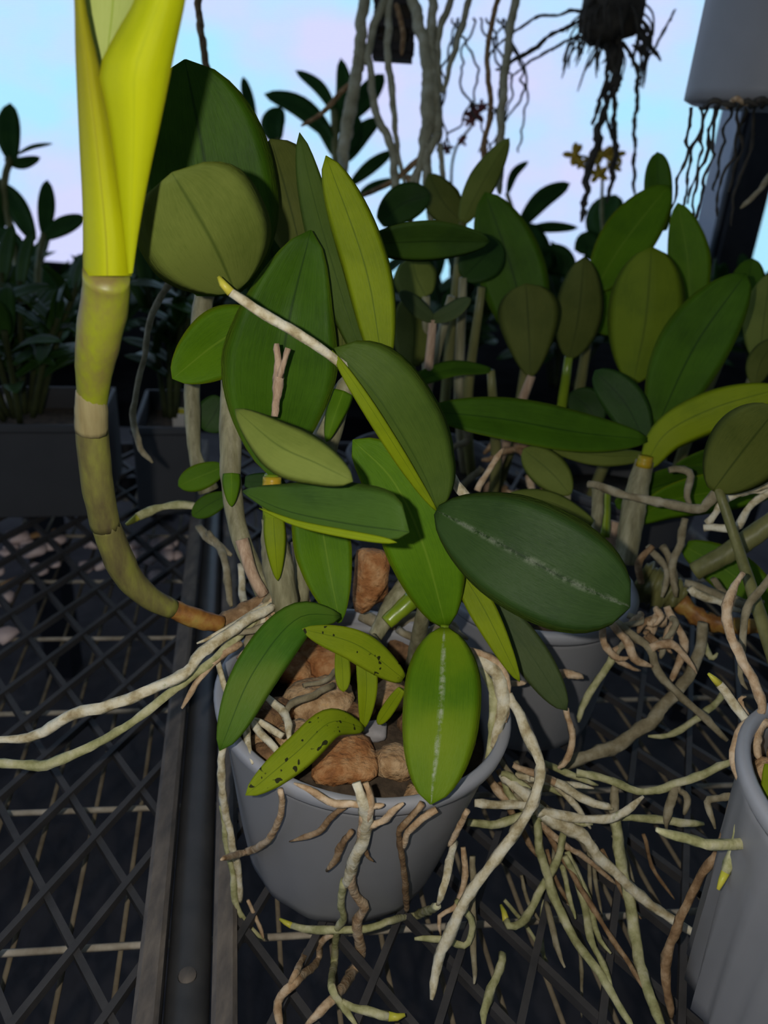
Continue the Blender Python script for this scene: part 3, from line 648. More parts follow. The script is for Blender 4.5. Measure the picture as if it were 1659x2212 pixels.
# on the front of the pot
for pts, r, mm, tp in (
        ([(770, 1690), (782, 1725), (795, 1765), (785, 1810), (768, 1850), (755, 1890), (742, 1920)], (12, 15, 14, 14, 13, 10), 'root', 0),
        ([(790, 1690), (802, 1740), (788, 1790)], (7, 10, 8), 'root_tan', 0),
        ([(785, 1760), (776, 1830), (760, 1880), (765, 1930), (787, 1960), (772, 2000), (778, 2060), (762, 2100), (720, 2160), (660, 2215)], (8, 9, 10, 10, 11, 11, 11, 12, 10, 9), 'root_tan', 0),
        ([(742, 1905), (737, 1950), (742, 1985), (725, 2015), (722, 2080), (716, 2130), (735, 2165), (770, 2215)], (9, 8, 8, 8, 8, 8, 8), 'root_green', 0),
        ([(722, 2015), (690, 2040), (686, 2075), (640, 2120), (600, 2165), (606, 2225)], (7, 7, 8, 9, 10, 10), 'root_tan', 0),
        ([(662, 2052), (640, 2100), (622, 2135)], (6, 7, 7), 'root_tan', 0),
        ([(775, 1738), (720, 1735), (670, 1705), (635, 1692)], (8, 9, 8, 5), 'root_tan', 0),
        ([(790, 1742), (815, 1740), (830, 1738)], (8, 7, 5), 'root_tan', 0),
        ([(745, 1742), (710, 1770), (690, 1795), (660, 1808), (625, 1818)], (6, 7, 7, 6, 3), 'root_brown', 0),
        ([(800, 1785), (830, 1772), (852, 1750), (872, 1735)], (8, 8, 8, 6), 'root_tan', 0),
        ([(760, 1795), (738, 1825), (725, 1855), (705, 1882)], (6, 8, 8, 6), 'root_brown', 0),
        ([(912, 1735), (880, 1775), (860, 1800), (870, 1850), (875, 1920), (878, 1970)], (7, 7, 7, 7, 7, 6), 'root_brown', 0),
        ([(943, 1748), (905, 1775), (880, 1800), (872, 1835)], (8, 8, 7, 6), 'root_tan', 0),
        ([(605, 1705), (610, 1740), (595, 1790), (570, 1822), (530, 1840), (478, 1857)], (6, 8, 8, 8, 8, 6), 'root_tan', 0),
        ([(785, 1830), (795, 1850), (808, 1862)], (6, 5, 2), 'root_brown', 0),
        ([(1010, 1752), (985, 1800), (968, 1828)], (7, 7, 5), 'root_tan', 0),
        ([(980, 1820), (962, 1900), (945, 1955)], (9, 9, 8), 'root', 0),
        ([(945, 1958), (900, 1975), (840, 1990), (790, 2005), (720, 2008), (650, 2005), (604, 1985)], (8, 9, 9, 8, 8, 9, 6), 'root_green', 1)):
    root(mo, [mp(x, y, .0035) for x, y in pts], r, mm, tip=bool(tp), wob=.25)
# down the left side of the pot
root(mo, [(480, 1615, .345), (478, 1700, .352), (500, 1810, .362), (516, 1880, .368), (520, 1950, .372)], (8, 9, 8, 8, 7), 'root')
root(mo, [(478, 1740, .356), (490, 1830, .364), (505, 1900, .368), (515, 1965, .37), (545, 2010, .372), (572, 2030, .372)], (5, 6, 6, 7, 6, 5), 'root_green')
root(mo, [(535, 1945, .37), (555, 1985, .372), (570, 2030, .372)], (4, 5, 4), 'root_tan')
# lower front tangle
root(mo, [(x, y, dz(x, y, .008)) for x, y in ((732, 2160), (770, 2180), (830, 2190), (875, 2192))], (7, 9, 11, 8), 'root_green', tip=True)
# right-hand cascade
def rest(par, pts, *a, **k): return root(par, [(x, y, min(d, dz(x, y, .006))) for x, y, d in pts], *a, **k)   # never below the tray top
rest(mo, [(1098, 1500, .352), (1130, 1560, .345), (1165, 1650, .338), (1150, 1730, .336), (1120, 1790, .336), (1060, 1870, .336), (1000, 1950, .336), (965, 2030, .336), (940, 2110, .336), (932, 2160, .336)], (10, 12, 13, 12, 12, 12, 12, 12, 11, 8), 'root', wob=.4, label='thick pale root arching down beside the pot')
rest(mo, [(985, 1945, .346), (1018, 1990, .348), (1010, 2040, .35), (960, 2030, .349), (895, 2028, .348)], (6, 7, 7, 8, 6), 'root_green')
rest(mo, [(1000, 1830, .35), (1005, 1890, .35), (985, 1960, .35), (950, 1980, .35), (952, 2020, .35)], (6, 8, 7, 6, 5), 'root_tan')
rest(mo, [(1020, 1850, .355), (1020, 1960, .355), (1025, 2060, .355), (1024, 2125, .355)], (7, 7, 7, 5), 'root_dull')

# ------------------------------------------------------------------ orchid in the pot behind
bo = thing('orchid_plant', P(1180, 1200, .50), 'leafy orchid behind on the right with a long horizontal dark leaf', 'orchid')
leaf(bo, [(1398, 950, .47), (1250, 935, .462), (1080, 905, .452), (913, 888, .442)], 58, 50, 'leaf', mpos=.5, base=.1, tp=2.0, fold=20, roll=16, label='long horizontal dark green leaf')
leaf(bo, [(1392, 1010, .475), (1440, 935, .47), (1545, 880, .455), (1690, 838, .44)], 40, 52, 'leaf_lime', mb='leaf_lime', mpos=.5, base=.25, tp=2.2, fold=8, under=True, label='yellow green leaf reaching the right edge')
leaf(bo, [(1395, 960, .49), (1350, 870, .495), (1285, 800, .50)], 44, 44, 'leaf_dark', mpos=.5, base=.2, fold=10)
leaf(bo, [(1420, 920, .50), (1500, 750, .497), (1612, 590, .485)], 80, 72, 'leaf', mpos=.5, base=.25, tp=1.9, fold=12)
leaf(bo, [(1400, 985, .49), (1300, 985, .485), (1190, 968, .48)], 22, 22, 'leaf_bright', mb='under', under=True, mpos=.5, base=.3, roll=20)
leaf(bo, [(1232, 1068, .475), (1190, 1020, .478), (1130, 970, .48)], 42, 40, 'leaf_bright', mb='under', under=True, mpos=.5, base=.1)
leaf(bo, [(1280, 1130, .47), (1190, 1085, .468), (1095, 1070, .466)], 28, 24, 'leaf_lime', mb='under', under=True, mpos=.5, base=.3)
leaf(bo, [(1370, 1120, .50), (1450, 1080, .50), (1560, 1060, .50), (1680, 1060, .50)], 46, 46, 'leaf_bright', mb='under', mpos=.5, base=.3, roll=25)
leaf(bo, [(1330, 1090, .51), (1420, 1050, .515), (1530, 1020, .52)], 36, 36, 'leaf', mpos=.5, base=.3, roll=20)
leaf(bo, [(1480, 1180, .49), (1580, 1240, .48), (1680, 1330, .47)], 50, 46, 'leaf_bright', mpos=.5, base=.3, fold=10)
leaf(bo, [(1460, 1010, .53), (1560, 990, .53), (1680, 1000, .53)], 34, 34, 'leaf', mpos=.5, base=.3, roll=25)
stem(bo, [(1393, 995, .475), (1372, 1080, .48), (1350, 1215, .488)], (20, 27, 24), 'bulb_grey', label='silvery stem below the yellow green leaf')
stem(bo, [(1395, 985, .470), (1390, 1008, .472)], (16, 18), 'joint', n=4, name='joint')
stem(bo, [(1292, 1050, .49), (1290, 1110, .492), (1284, 1175, .495)], (13, 13, 9), 'bulb_grey')
stem(bo, [(1308, 1050, .50), (1305, 1160, .505)], (12, 12), 'bulb_green', n=10)
stem(bo, [(1225, 1068, .478), (1228, 1130, .482)], (8, 7), 'bulb_grey', n=8)
stem(bo, [(1500, 1235, .45), (1580, 1190, .44), (1680, 1120, .43)], (20, 22, 22), 'bulb', label='olive stem slanting to the right edge')
stem(bo, [(1470, 1300, .46), (1520, 1340, .455), (1600, 1352, .45), (1690, 1350, .445)], (20, 20, 17, 15), 'rust', name='rhizome', knob=.4)
stem(bo, [(1380, 1250, .49), (1420, 1270, .485), (1480, 1290, .48)], (40, 44, 30), 'bulb', name='rhizome', knob=.6)
stem(bo, [(1385, 1260, .465), (1380, 1215, .462), (1410, 1180, .462)], (7, 8, 6), 'root_brown', name='dry_sheath')
for i in range(7):
    x = 1100+i*38; y = 1150+rnd.uniform(-40, 30)
    stem(bo, [(x, y, .52), (x+rnd.uniform(-20, 20), y+60, .525), (x+rnd.uniform(-30, 30), y+150, .53)], (12, 14, 10), rnd.choice(['bulb', 'bulb_grey', 'husk']), n=10)
# roots of the orchid behind
RB = [([(1270, 1045, .46), (1330, 1062, .45), (1440, 1092, .44), (1512, 1102, .43), (1560, 1060, .42), (1640, 1006, .41)], (8, 9, 10, 11, 13, 12), 'root_dull', 1),
      ([(1445, 1015, .46), (1488, 1022, .46), (1482, 1070, .455), (1495, 1100, .455)], (7, 8, 7, 6), 'root_dull', 0),
      ([(1530, 1130, .43), (1570, 1080, .42), (1640, 1050, .41), (1680, 1040, .40)], (8, 8, 8, 8), 'root', 0),
      ([(1520, 1140, .43), (1590, 1140, .42), (1620, 1090, .41), (1680, 1050, .405)], (8, 9, 8, 8), 'root', 0),
      ([(1600, 1065, .42), (1640, 1060, .415), (1690, 1062, .41)], (8, 8, 8), 'root', 0),
      ([(1030, 1060, .45), (1060, 1010, .45), (1088, 968, .452)], (7, 7, 6), 'root_tan', 0),
      ([(1330, 1345, .42), (1400, 1400, .412), (1435, 1470, .408), (1505, 1535, .40), (1572, 1600, .395)], (9, 9, 9, 9, 8), 'root_dull', 0),
      ([(1440, 1310, .43), (1475, 1380, .425), (1470, 1420, .425), (1448, 1475, .425)], (7, 9, 9, 7), 'root_tan', 0),
      ([(1518, 1345, .43), (1510, 1420, .425), (1445, 1510, .42), (1405, 1560, .415), (1340, 1600, .415), (1265, 1635, .41), (1205, 1665, .405)], (12, 12, 13, 15, 15, 14, 12), 'root_dull', 0),
      ([(1320, 1345, .41), (1355, 1390, .408), (1370, 1425, .408), (1410, 1440, .408)], (8, 10, 10, 7), 'root_tan', 0),
      ([(1300, 1350, .41), (1308, 1395, .41), (1335, 1422, .41), (1360, 1420, .41)], (8, 8, 8, 5), 'root_tan', 0),
      ([(1405, 1400, .41), (1450, 1395, .41), (1490, 1430, .408), (1505, 1455, .408)], (9, 10, 7, 3), 'root_tan', 0),
      ([(1325, 1415, .42), (1285, 1475, .42), (1258, 1530, .42), (1250, 1560, .42)], (8, 8, 8, 6), 'root_green', 0),
      ([(1222, 1530, .37), (1236, 1590, .37), (1225, 1640, .37), (1205, 1660, .37)], (6, 8, 7, 7), 'root_tan', 0),
      ([(1440, 1340, .44), (1410, 1350, .44), (1390, 1390, .44)], (14, 14, 9), 'root_tan', 0),
      ([(1480, 1260, .44), (1540, 1280, .435), (1600, 1310, .43), (1650, 1300, .43)], (9, 11, 10, 8), 'root_dull', 0),
      ([(1490, 1270, .43), (1550, 1300, .43), (1600, 1320, .43)], (8, 9, 8), 'root', 0),
      ([(1540, 1250, .44), (1580, 1290, .44), (1640, 1310, .44)], (7, 7, 7), 'root_dull', 0),
      ([(1205, 1460, .40), (1235, 1460, .40), (1260, 1465, .40)], (9, 9, 7), 'root_tan', 0),
      ([(1430, 1180, .47), (1450, 1220, .465), (1455, 1270, .46)], (8, 9, 9), 'root_dull', 0),
      ([(1480, 1120, .46), (1470, 1170, .46), (1450, 1220, .46), (1460, 1290, .455)], (8, 9, 8, 8), 'root_dull', 0),
      ([(1400, 1180, .47), (1440, 1230, .46), (1430, 1290, .455)], (7, 7, 7), 'root_dull', 0),
      ([(1570, 1490, .42), (1500, 1560, .418), (1440, 1590, .418), (1400, 1590, .418)], (7, 8, 7, 5), 'root_green', 0),
      ([(1060, 1490, .40), (1100, 1480, .40), (1140, 1470, .40)], (6, 7, 5), 'root_tan', 0),
      ([(1520, 1385, .43), (1535, 1420, .43), (1550, 1410, .43)], (6, 7, 5), 'root_green', 0)]
for pts, r, mm, tp in RB: root(bo, pts, r, mm, tip=bool(tp))
for i in range(14):
    x, y = rnd.uniform(1290, 1460), rnd.uniform(1310, 1400)
    root(bo, [(x, y, .425), (x+rnd.uniform(-30, 30), y+rnd.uniform(10, 40), .42), (x+rnd.uniform(-50, 50), y+rnd.uniform(20, 70), .42)], (7, 7, 5), rnd.choice(['root_tan', 'root_dull', 'root_brown']), wob=1)
# low tangle between the pots, spilling over the tray
RC = [([(1085, 1670, .38), (1130, 1715, .376), (1170, 1755, .374), (1260, 1805, .372), (1320, 1875, .372), (1400, 1950, .372), (1515, 2030, .37)], (11, 14, 15, 13, 11, 10, 9), 'root', 0),
      ([(1155, 1760, .378), (1175, 1860, .38), (1215, 1985, .385), (1300, 2110, .385), (1370, 2225, .38)], (9, 10, 10, 9, 8), 'root_green', 0),
      ([(1328, 1765, .372), (1345, 1880, .374), (1368, 2010, .376), (1398, 2130, .376), (1435, 2225, .375)], (11, 12, 13, 12, 11), 'root_green', 0),
      ([(1330, 1700, .374), (1326, 1750, .373), (1330, 1780, .373)], (8, 11, 9), 'root_dull', 0),
      ([(1220, 1850, .38), (1255, 1930, .383), (1282, 2040, .386), (1322, 2135, .386)], (7, 8, 8, 6), 'root_green', 0),
      ([(1225, 1840, .382), (1265, 1930, .384), (1290, 2020, .386), (1320, 2060, .386)], (6, 7, 7, 5), 'root_green', 0),
      ([(1215, 1870, .384), (1230, 1930, .386), (1243, 1985, .386)], (6, 6, 4), 'root_green', 0),
      ([(1218, 1800, .38), (1205, 1850, .38), (1165, 1930, .38), (1135, 1985, .38), (1100, 1998, .38), (1082, 1955, .38)], (7, 8, 8, 9, 8, 7), 'root_green', 1),
      ([(1025, 1735, .37), (1100, 1738, .374), (1170, 1748, .376)], (9, 10, 9), 'root', 0),
      ([(1010, 1775, .37), (1080, 1778, .374), (1160, 1755, .376)], (8, 10, 10), 'root_green', 0),
      ([(1200, 1690, .376), (1265, 1725, .374), (1325, 1748, .372)], (9, 10, 9), 'root', 0),
      ([(1245, 1670, .378), (1320, 1688, .376), (1390, 1712, .374), (1470, 1688, .37), (1585, 1640, .365)], (8, 9, 9, 9, 8), 'root_green', 0),
      ([(1160, 1755, .37), (1250, 1765, .37), (1330, 1765, .368), (1390, 1720, .367)], (10, 10, 9, 7), 'root', 0),
      ([(1330, 1765, .378), (1420, 1770, .378), (1520, 1780, .378)], (8, 9, 8), 'root_green', 0),
      ([(1160, 1760, .378), (1210, 1775, .38), (1280, 1780, .38)], (10, 9, 6), 'root_green', 0),
      ([(1160, 1770, .38), (1230, 1830, .384), (1260, 1850, .386), (1330, 1910, .39)], (8, 7, 6, 5), 'root_tan', 0),
      ([(1060, 1690, .385), (1120, 1740, .385), (1180, 1800, .385), (1300, 1990, .385), (1390, 2135, .385)], (6, 7, 6, 6, 5), 'root_brown', 0),
      ([(1080, 1690, .388), (1110, 1760, .388), (1160, 1850, .388)], (7, 7, 6), 'root_brown', 0),
      ([(1040, 1650, .385), (1090, 1720, .385), (1130, 1735, .385)], (8, 9, 8), 'root_tan', 0),
      ([(1460, 1690, .37), (1450, 1740, .371), (1440, 1790, .372)], (8, 10, 7), 'root_dull', 0),
      ([(1460, 1700, .37), (1485, 1725, .37), (1478, 1760, .37)], (7, 8, 6), 'root_dull', 0),
      ([(1180, 1950, .40), (1200, 2030, .40), (1220, 2090, .40)], (6, 7, 5), 'root_dull', 0),
      ([(1085, 2060, .36), (1060, 2140, .36), (1045, 2215, .36)], (9, 10, 9), 'root_green', 0),
      ([(1300, 1835, .376), (1345, 1930, .378), (1385, 1985, .378)], (5, 5, 4), 'root_brown', 0)]
for pts, r, mm, tp in RC: root(bo, [(x, y, min(d, dz(x, y, .005))) for x, y, d in pts], r, mm, tip=bool(tp))

for i in range(16):
    x, y = rnd.uniform(1060, 1190), rnd.uniform(1640, 1730); d = rnd.uniform(.376, .392); a = rnd.uniform(.2, 1.1)
    L = rnd.uniform(60, 190); root(bo, [(x, y, d), (x+L*.5*math.cos(a)+rnd.uniform(-12, 12), y+L*.5*math.sin(a), d), (x+L*math.cos(a), y+L*math.sin(a)+rnd.uniform(-15, 15), d)], (6, 8, 5), rnd.choice(['root_tan', 'root_green', 'root_dull', 'root']))
for i in range(12):
    x, y = rnd.uniform(1040, 1420), rnd.uniform(1760, 1960); L = rnd.uniform(120, 260); d = rnd.uniform(.385, .41); a = rnd.uniform(.9, 1.6)
    root(bo, [(x, y, d), (x+L*.5*math.cos(a)+rnd.uniform(-14, 14), y+L*.5*math.sin(a), d), (x+L*math.cos(a), y+L*math.sin(a), d)], (4, 4.5, 3), rnd.choice(['root_dull', 'root_brown', 'root_dull', 'root_green']))

# ------------------------------------------------------------------ orchid in the right pot (mostly outside the photo)
ro = thing('orchid_plant', P(1700, 1640, .30), 'orchid at the right edge with roots crossing its fluted grey pot', 'orchid')
RR = [([(1640, 1822, .292), (1560, 1822, .288), (1490, 1810, .287), (1417, 1792, .286)], (11, 12, 11, 10), 'root_green', 0),
      ([(1605, 1238, .345), (1572, 1300, .34), (1578, 1370, .336), (1620, 1460, .33), (1645, 1535, .322), (1600, 1575, .318), (1588, 1640, .312), (1608, 1720, .305)], (6, 11, 11, 11, 10, 9, 10, 9), 'root_tan', 0),
      ([(1670, 1235, .36), (1615, 1320, .36), (1602, 1400, .36), (1600, 1460, .36), (1615, 1490, .36)], (8, 9, 8, 7, 5), 'root_dull', 0),
      ([(1645, 1590, .325), (1600, 1540, .33), (1560, 1490, .335), (1530, 1455, .335)], (9, 10, 10, 7), 'root', 1),
      ([(1604, 1750, .300), (1592, 1790, .302), (1576, 1850, .300), (1551, 1922, .298)], (9, 10, 10, 8), 'root_green', 1),
      ([(1585, 1720, .322), (1565, 1800, .326), (1520, 1890, .33), (1475, 1970, .334), (1445, 2060, .336), (1440, 2130, .336), (1450, 2200, .334)], (8, 8, 9, 9, 10, 10, 9), 'root_brown', 0),
      ([(1600, 1640, .315), (1602, 1700, .307), (1620, 1760, .30), (1640, 1830, .292)], (7, 9, 10, 10), 'root', 0),
      ([(1580, 1720, .325), (1530, 1730, .335), (1545, 1790, .335)], (8, 8, 6), 'root_dull', 0),
      ([(1615, 1555, .335), (1600, 1510, .338), (1612, 1505, .338)], (6, 6, 4), 'root_tan', 0),
      ([(1660, 1560, .32), (1630, 1590, .318), (1640, 1640, .31)], (10, 12, 10), 'root_tan', 0)]
for pts, r, mm, tp in RR: root(ro, pts, r, mm, tip=bool(tp))
leaf(ro, [(1540, 1060, .40), (1600, 980, .385), (1680, 880, .36)], 80, 90, 'leaf', mb='under_dark', under=True, mpos=.5, base=.2, label='blurred olive leaf underside at the right edge')
stem(ro, [(1550, 1050, .40), (1600, 1200, .39), (1680, 1450, .36), (1720, 1620, .33)], (10, 12, 16, 16), 'bulb', n=20)
leaf(ro, [(1660, 1650, .295), (1665, 1760, .29), (1670, 1870, .285)], 20, 20, 'leaf_lime', mpos=.5, base=.4)

# ------------------------------------------------------------------ orchids further back on the right bench
def bulb_to_pot(par, x, y, d, dx=0, m='bulb', r=9):
    """stem from a leaf base down to the bench"""
    p = P(x, y, d); q = Vector((p.x+dx+rnd.uniform(-.035, .035), p.y+.02, .03))
    sp = crom([p, p.lerp(q, .5)+Vector((rnd.uniform(-.012, .012), 0, 0)), q], 12); rr = r*d/F
    tube('pseudobulb', sp, [rr*(.8+.35*math.sin(3.1*i/11)) for i in range(12)], M[m], par, sides=10, knob=.1)
co = thing('orchid_plant', P(1350, 900, .62), 'back row orchid with upright olive and green leaves on the right', 'orchid')
CL = [([(1146, 815, .585), (1142, 710, .58), (1136, 612, .575)], 66, 70, 'leaf', 'under_dark', True, dict(mpos=.66, base=.06, tp=2.6, bp=1.3)),
      ([(1230, 775, .60), (1250, 680, .60), (1262, 555, .595)], 54, 54, 'leaf', 'under_dark', True, dict(mpos=.5, base=.1, tp=1.8)),
      ([(1368, 828, .58), (1395, 690, .575), (1408, 533, .565)], 84, 80, 'leaf_bright', 'under_lime', True, dict(mpos=.55, base=.1, tp=2.3)),
      ([(1285, 625, .63), (1350, 520, .625), (1445, 400, .615)], 58, 60, 'leaf_bright', 'under', False, dict(mpos=.5, base=.3, fold=14, tp=1.8)),
      ([(1425, 500, .65), (1422, 420, .645), (1420, 328, .64)], 30, 30, 'leaf', 'under', False, dict(mpos=.5, base=.5, tp=2.6)),
      ([(1492, 690, .63), (1485, 560, .62), (1464, 438, .61)], 42, 48, 'leaf_bright', 'under', False, dict(mpos=.5, base=.3, tp=1.5)),
      ([(1590, 700, .60), (1610, 640, .6), (1625, 558, .6)], 40, 36, 'leaf', 'under', False, dict(mpos=.5, base=.3)),
      ([(1640, 780, .56), (1650, 690, .56), (1665, 590, .555)], 42, 42, 'leaf_bright', 'under', True, dict(mpos=.5, base=.2)),
      ([(1630, 830, .53), (1645, 780, .53), (1680, 730, .53)], 30, 30, 'leaf_dark', 'under_dark', True, dict(mpos=.5, base=.2)),
      ([(1330, 720, .66), (1300, 660, .66), (1330, 600, .66)], 50, 50, 'leaf_bright', 'under', False, dict(mpos=.5, base=.2)),
      ([(1290, 920, .62), (1270, 880, .62), (1230, 850, .62)], 40, 40, 'leaf_dark', 'under', False, dict(mpos=.5, base=.2))]
for pts, a, b, m1, m2, un, kw in CL: leaf(co, pts, a, b, m1, m2, under=un, **kw)
for x, y, d, mm in ((1148, 812, .585, 'husk'), (1228, 772, .60, 'bulb_green'), (1368, 826, .58, 'bulb'), (1287, 622, .63, 'bulb'), (1492, 688, .63, 'bulb'), (1590, 698, .6, 'bulb'), (1640, 778, .56, 'bulb')):
    bulb_to_pot(co, x, y, d, m=mm, r=11)
do = thing('orchid_plant', P(980, 950, .60), 'back row orchid in the middle behind the lime green leaf', 'orchid')
DL = [([(800, 525, .45), (930, 520, .46), (1058, 522, .47)], 50, 42, 'leaf_deep', 'leaf_grey', False, dict(mpos=.45, base=.4, tp=1.6, roll=28)),
      ([(1145, 740, .625), (1105, 580, .615), (1048, 415, .60)], 74, 72, 'leaf', 'under', False, dict(mpos=.45, base=.3, tp=1.9)),
      ([(1060, 800, .56), (970, 800, .55), (868, 838, .54)], 20, 20, 'leaf', 'under', False, dict(mpos=.5, base=.3, roll=30)),
      ([(935, 690, .53), (900, 665, .525), (862, 630, .52)], 22, 20, 'leaf_grey', 'under_dark', False, dict(mpos=.5, base=.4, roll=30)),
      ([(935, 690, .53), (975, 675, .525), (1018, 645, .52)], 20, 20, 'leaf_grey', 'under_dark', False, dict(mpos=.5, base=.4, roll=-30)),
      ([(1000, 480, .66), (960, 440, .66), (925, 375, .66)], 40, 40, 'leaf_lime', 'under_dark', True, dict(mpos=.5, base=.3, tp=1.5)),
      ([(1000, 480, .64), (1040, 400, .635), (1100, 298, .63)], 34, 30, 'leaf_lime', 'under', True, dict(mpos=.5, base=.3, tp=1.5)),
      ([(920, 640, .56), (900, 600, .56), (890, 555, .56)], 50, 46, 'leaf_bright', 'under', True, dict(mpos=.5, base=.3)),
      ([(890, 790, .57), (895, 710, .57), (880, 640, .57)], 50, 46, 'leaf', 'under_dark', True, dict(mpos=.5, base=.3)),
      ([(880, 860, .52), (870, 815, .52), (850, 775, .52)], 30, 34, 'leaf_bright', 'under', True, dict(mpos=.5, base=.3)),
      ([(1000, 600, .6), (1040, 560, .6), (1080, 520, .6)], 50, 50, 'leaf_dark', 'under', False, dict(mpos=.5, base=.3)),
      ([(820, 480, .62), (870, 440, .62), (930, 420, .62)], 40, 40, 'leaf_dark', 'under', False, dict(mpos=.5, base=.3))]
for pts, a, b, m1, m2, un, kw in DL: leaf(do, pts, a, b, m1, m2, under=un, **kw)
for x, y, d, mm in ((1143, 735, .625, 'bulb'), (1060, 800, .56, 'bulb'), (935, 690, .53, 'husk'), (1000, 480, .65, 'bulb'), (920, 640, .56, 'bulb_grey'), (890, 790, .57, 'bulb'), (1000, 600, .6, 'bulb_grey'), (1040, 620, .58, 'bulb'), (975, 640, .6, 'bulb_grey')):
    bulb_to_pot(do, x, y, d, m=mm, r=11)
for i in range(16):
    x, y = rnd.uniform(840, 1180), rnd.uniform(900, 1060); d = rnd.uniform(.56, .64)
    root(do, [(x, y, d), (x+rnd.uniform(-40, 40), y+rnd.uniform(10, 60), d), (x+rnd.uniform(-70, 70), y+rnd.uniform(30, 110), d)], (7, 8, 6), rnd.choice(['root_tan', 'root_dull', 'root_brown']), wob=1)
for c, lb, tr in ((Vector((.03, .62, .002)), 'dark grey pot under the middle back row orchid', 0), (Vector((.20, .60, .002)), 'dark grey pot under the right back row orchid', 0)):
    pot(c, 0, .1, .066, .049, lb, pm='box', rm='box')

# ------------------------------------------------------------------ planter boxes at the far end of the left tray
def planter(b0, b1, a0, dep, h, label):
    c = BN(a0+dep/2, (b0+b1)/2, .001); w = b1-b0; t = thing('planter_box', c, label, 'planter')
    box('front_panel', BN(a0, (b0+b1)/2, h/2+.001), w, .004, h, M['box'], t, rz=ANG, bev=.001)
    box('back_panel', BN(a0+dep, (b0+b1)/2, h/2+.001), w, .004, h, M['box'], t, rz=ANG, bev=.001)
    for b in (b0+.002, b1-.002): box('side_panel', BN(a0+dep/2, b, h/2+.001), .004, dep-.004, h, M['box'], t, rz=ANG, bev=.001)
    box('top_lip', BN(a0-.002, (b0+b1)/2, h-.002), w+.004, .006, .008, M['box'], t, rz=ANG, bev=.002)
    box('potting_mix', BN(a0+dep/2, (b0+b1)/2, h*.4), w-.01, dep-.01, h*.75, M['compost'], t, rz=ANG)
    return t
planter(-.300, -.128, .700, .12, .092, 'wide dark grey planter box behind the bent new growth')
planter(-.098, -.043, .700, .12, .090, 'narrow dark grey planter box beside the pipe')
for x, y0, y1, w, top, lb in ((34, 850, 945, 15, 0, 'white plastic plant label standing in the wide planter box'), (388, 892, 945, 13, 1, 'white plant label with yellow top in the narrow planter box')):
    d = .78; t = thing('plant_label', P(x, y1, d), lb, 'plant label')
    a, b = P(x, y1+45, d), P(x, y0, d); box('label_stake', (a+b)/2, 2*w*d/F, .0012, (b-a).length, M['tagw'], t)
    if top: box('label_top', P(x, y0+2, d-.001), 2*w*d/F, .0016, .012, M['tip'], t)
    else: box('label_top', P(x, y0+8, d-.001), 2.3*w*d/F, .0016, .010, M['tagw'], t)

# ------------------------------------------------------------------ leafy plants in the back
def bush(name, base, label, cat, nst, hgt, spread, ll, lw, per, seed, m='leaf_pot', group=None, lean=0):
    """upright canes with alternate strap leaves"""
    r = random.Random(seed); t = thing(name, base, label, cat, group)
    for s in range(nst):
        a = r.uniform(0, 6.28); sp_ = spread*math.sqrt(r.random())
        p0 = base+Vector((.25*sp_*math.cos(a), .25*sp_*math.sin(a), 0)); hh = hgt*r.uniform(.6, 1.0)
        p2 = base+Vector((sp_*math.cos(a)+lean, sp_*math.sin(a), hh)); p1 = p0.lerp(p2, .55)+Vector((0, 0, hh*.08))
        sp = crom([p0, p1, p2], 12); tube('cane', sp, [.003]*12, M['cane_dark'], t, sides=6)
        for k in range(per):
            f = .3+.7*(k+1)/per; q = sp[min(11, int(f*11))]
            az = a+k*2.4+r.uniform(-.5, .5); el = r.uniform(.1, 1.1) if k < per-1 else 1.2
            L = ll*r.uniform(.65, 1.1); dv = Vector((math.cos(az)*math.cos(el), math.sin(az)*math.cos(el), math.sin(el)))
            pts = crom([q, q+dv*L*.5, q+dv*L+Vector((0, 0, -.16*L))], 9)
            up = Vector((0, 0, 1))-dv*dv.z
            blade('leaf', pts, [up+Vector((0, -.3, 0))]*9, lw*r.uniform(.7, 1.1), lw*r.uniform(.7, 1.1), M[m], M[m], t, fold=14, n=9, k=2, thick=.001, seed=r.random()*6, base=.25, tp=1.9)
    return t
def onb(x, d, z): # point under a photo column at a given distance, on height z
    p = P(x, 700, d); return Vector((p.x, p.y, z))
BZ = -.03
t = thing('back_bench', Vector((0, 1.6, GZ)), 'dark bench carrying the back row of plants', 'bench')
box('bench_top', Vector((0, 1.55, BZ-.02)), 3.6, .9, .04, M['matte'], t)
for x in (-1.7, -.6, .6, 1.7):
    for y in (1.2, 1.9): box('leg', Vector((x, y, (GZ+BZ-.04)/2)), .05, .05, BZ-.04-GZ, M['black'], t)
LB = ['far left bushy strap-leaved plant on the dark back bench', 'dense dark plant behind the yellow new growth', 'dark strap-leaved plant behind the olive blunt leaf',
      'dark leafy plant at the back below the hanging roots', 'dark leafy plant at the back centre right', 'low dark plant behind the yellow flowers', 'dark plant at the back in front of the black post', 'far right dark plant at the edge of the back bench', 'second dark bush at the left edge of the back bench']
for i, (x, d, hh) in enumerate(((-120, 1.35, .10), (180, 1.30, .10), (420, 1.40, .20), (760, 1.35, .22), (1010, 1.30, .20), (1230, 1.35, .19), (1450, 1.40, .20), (1680, 1.40, .19), (60, 1.55, .10))):
    bush('strap_leaf_plant', onb(x, d, BZ), LB[i], 'plant', 9, hh, .10, .13, .016, 6, 40+i, group='dark plants on the back bench')
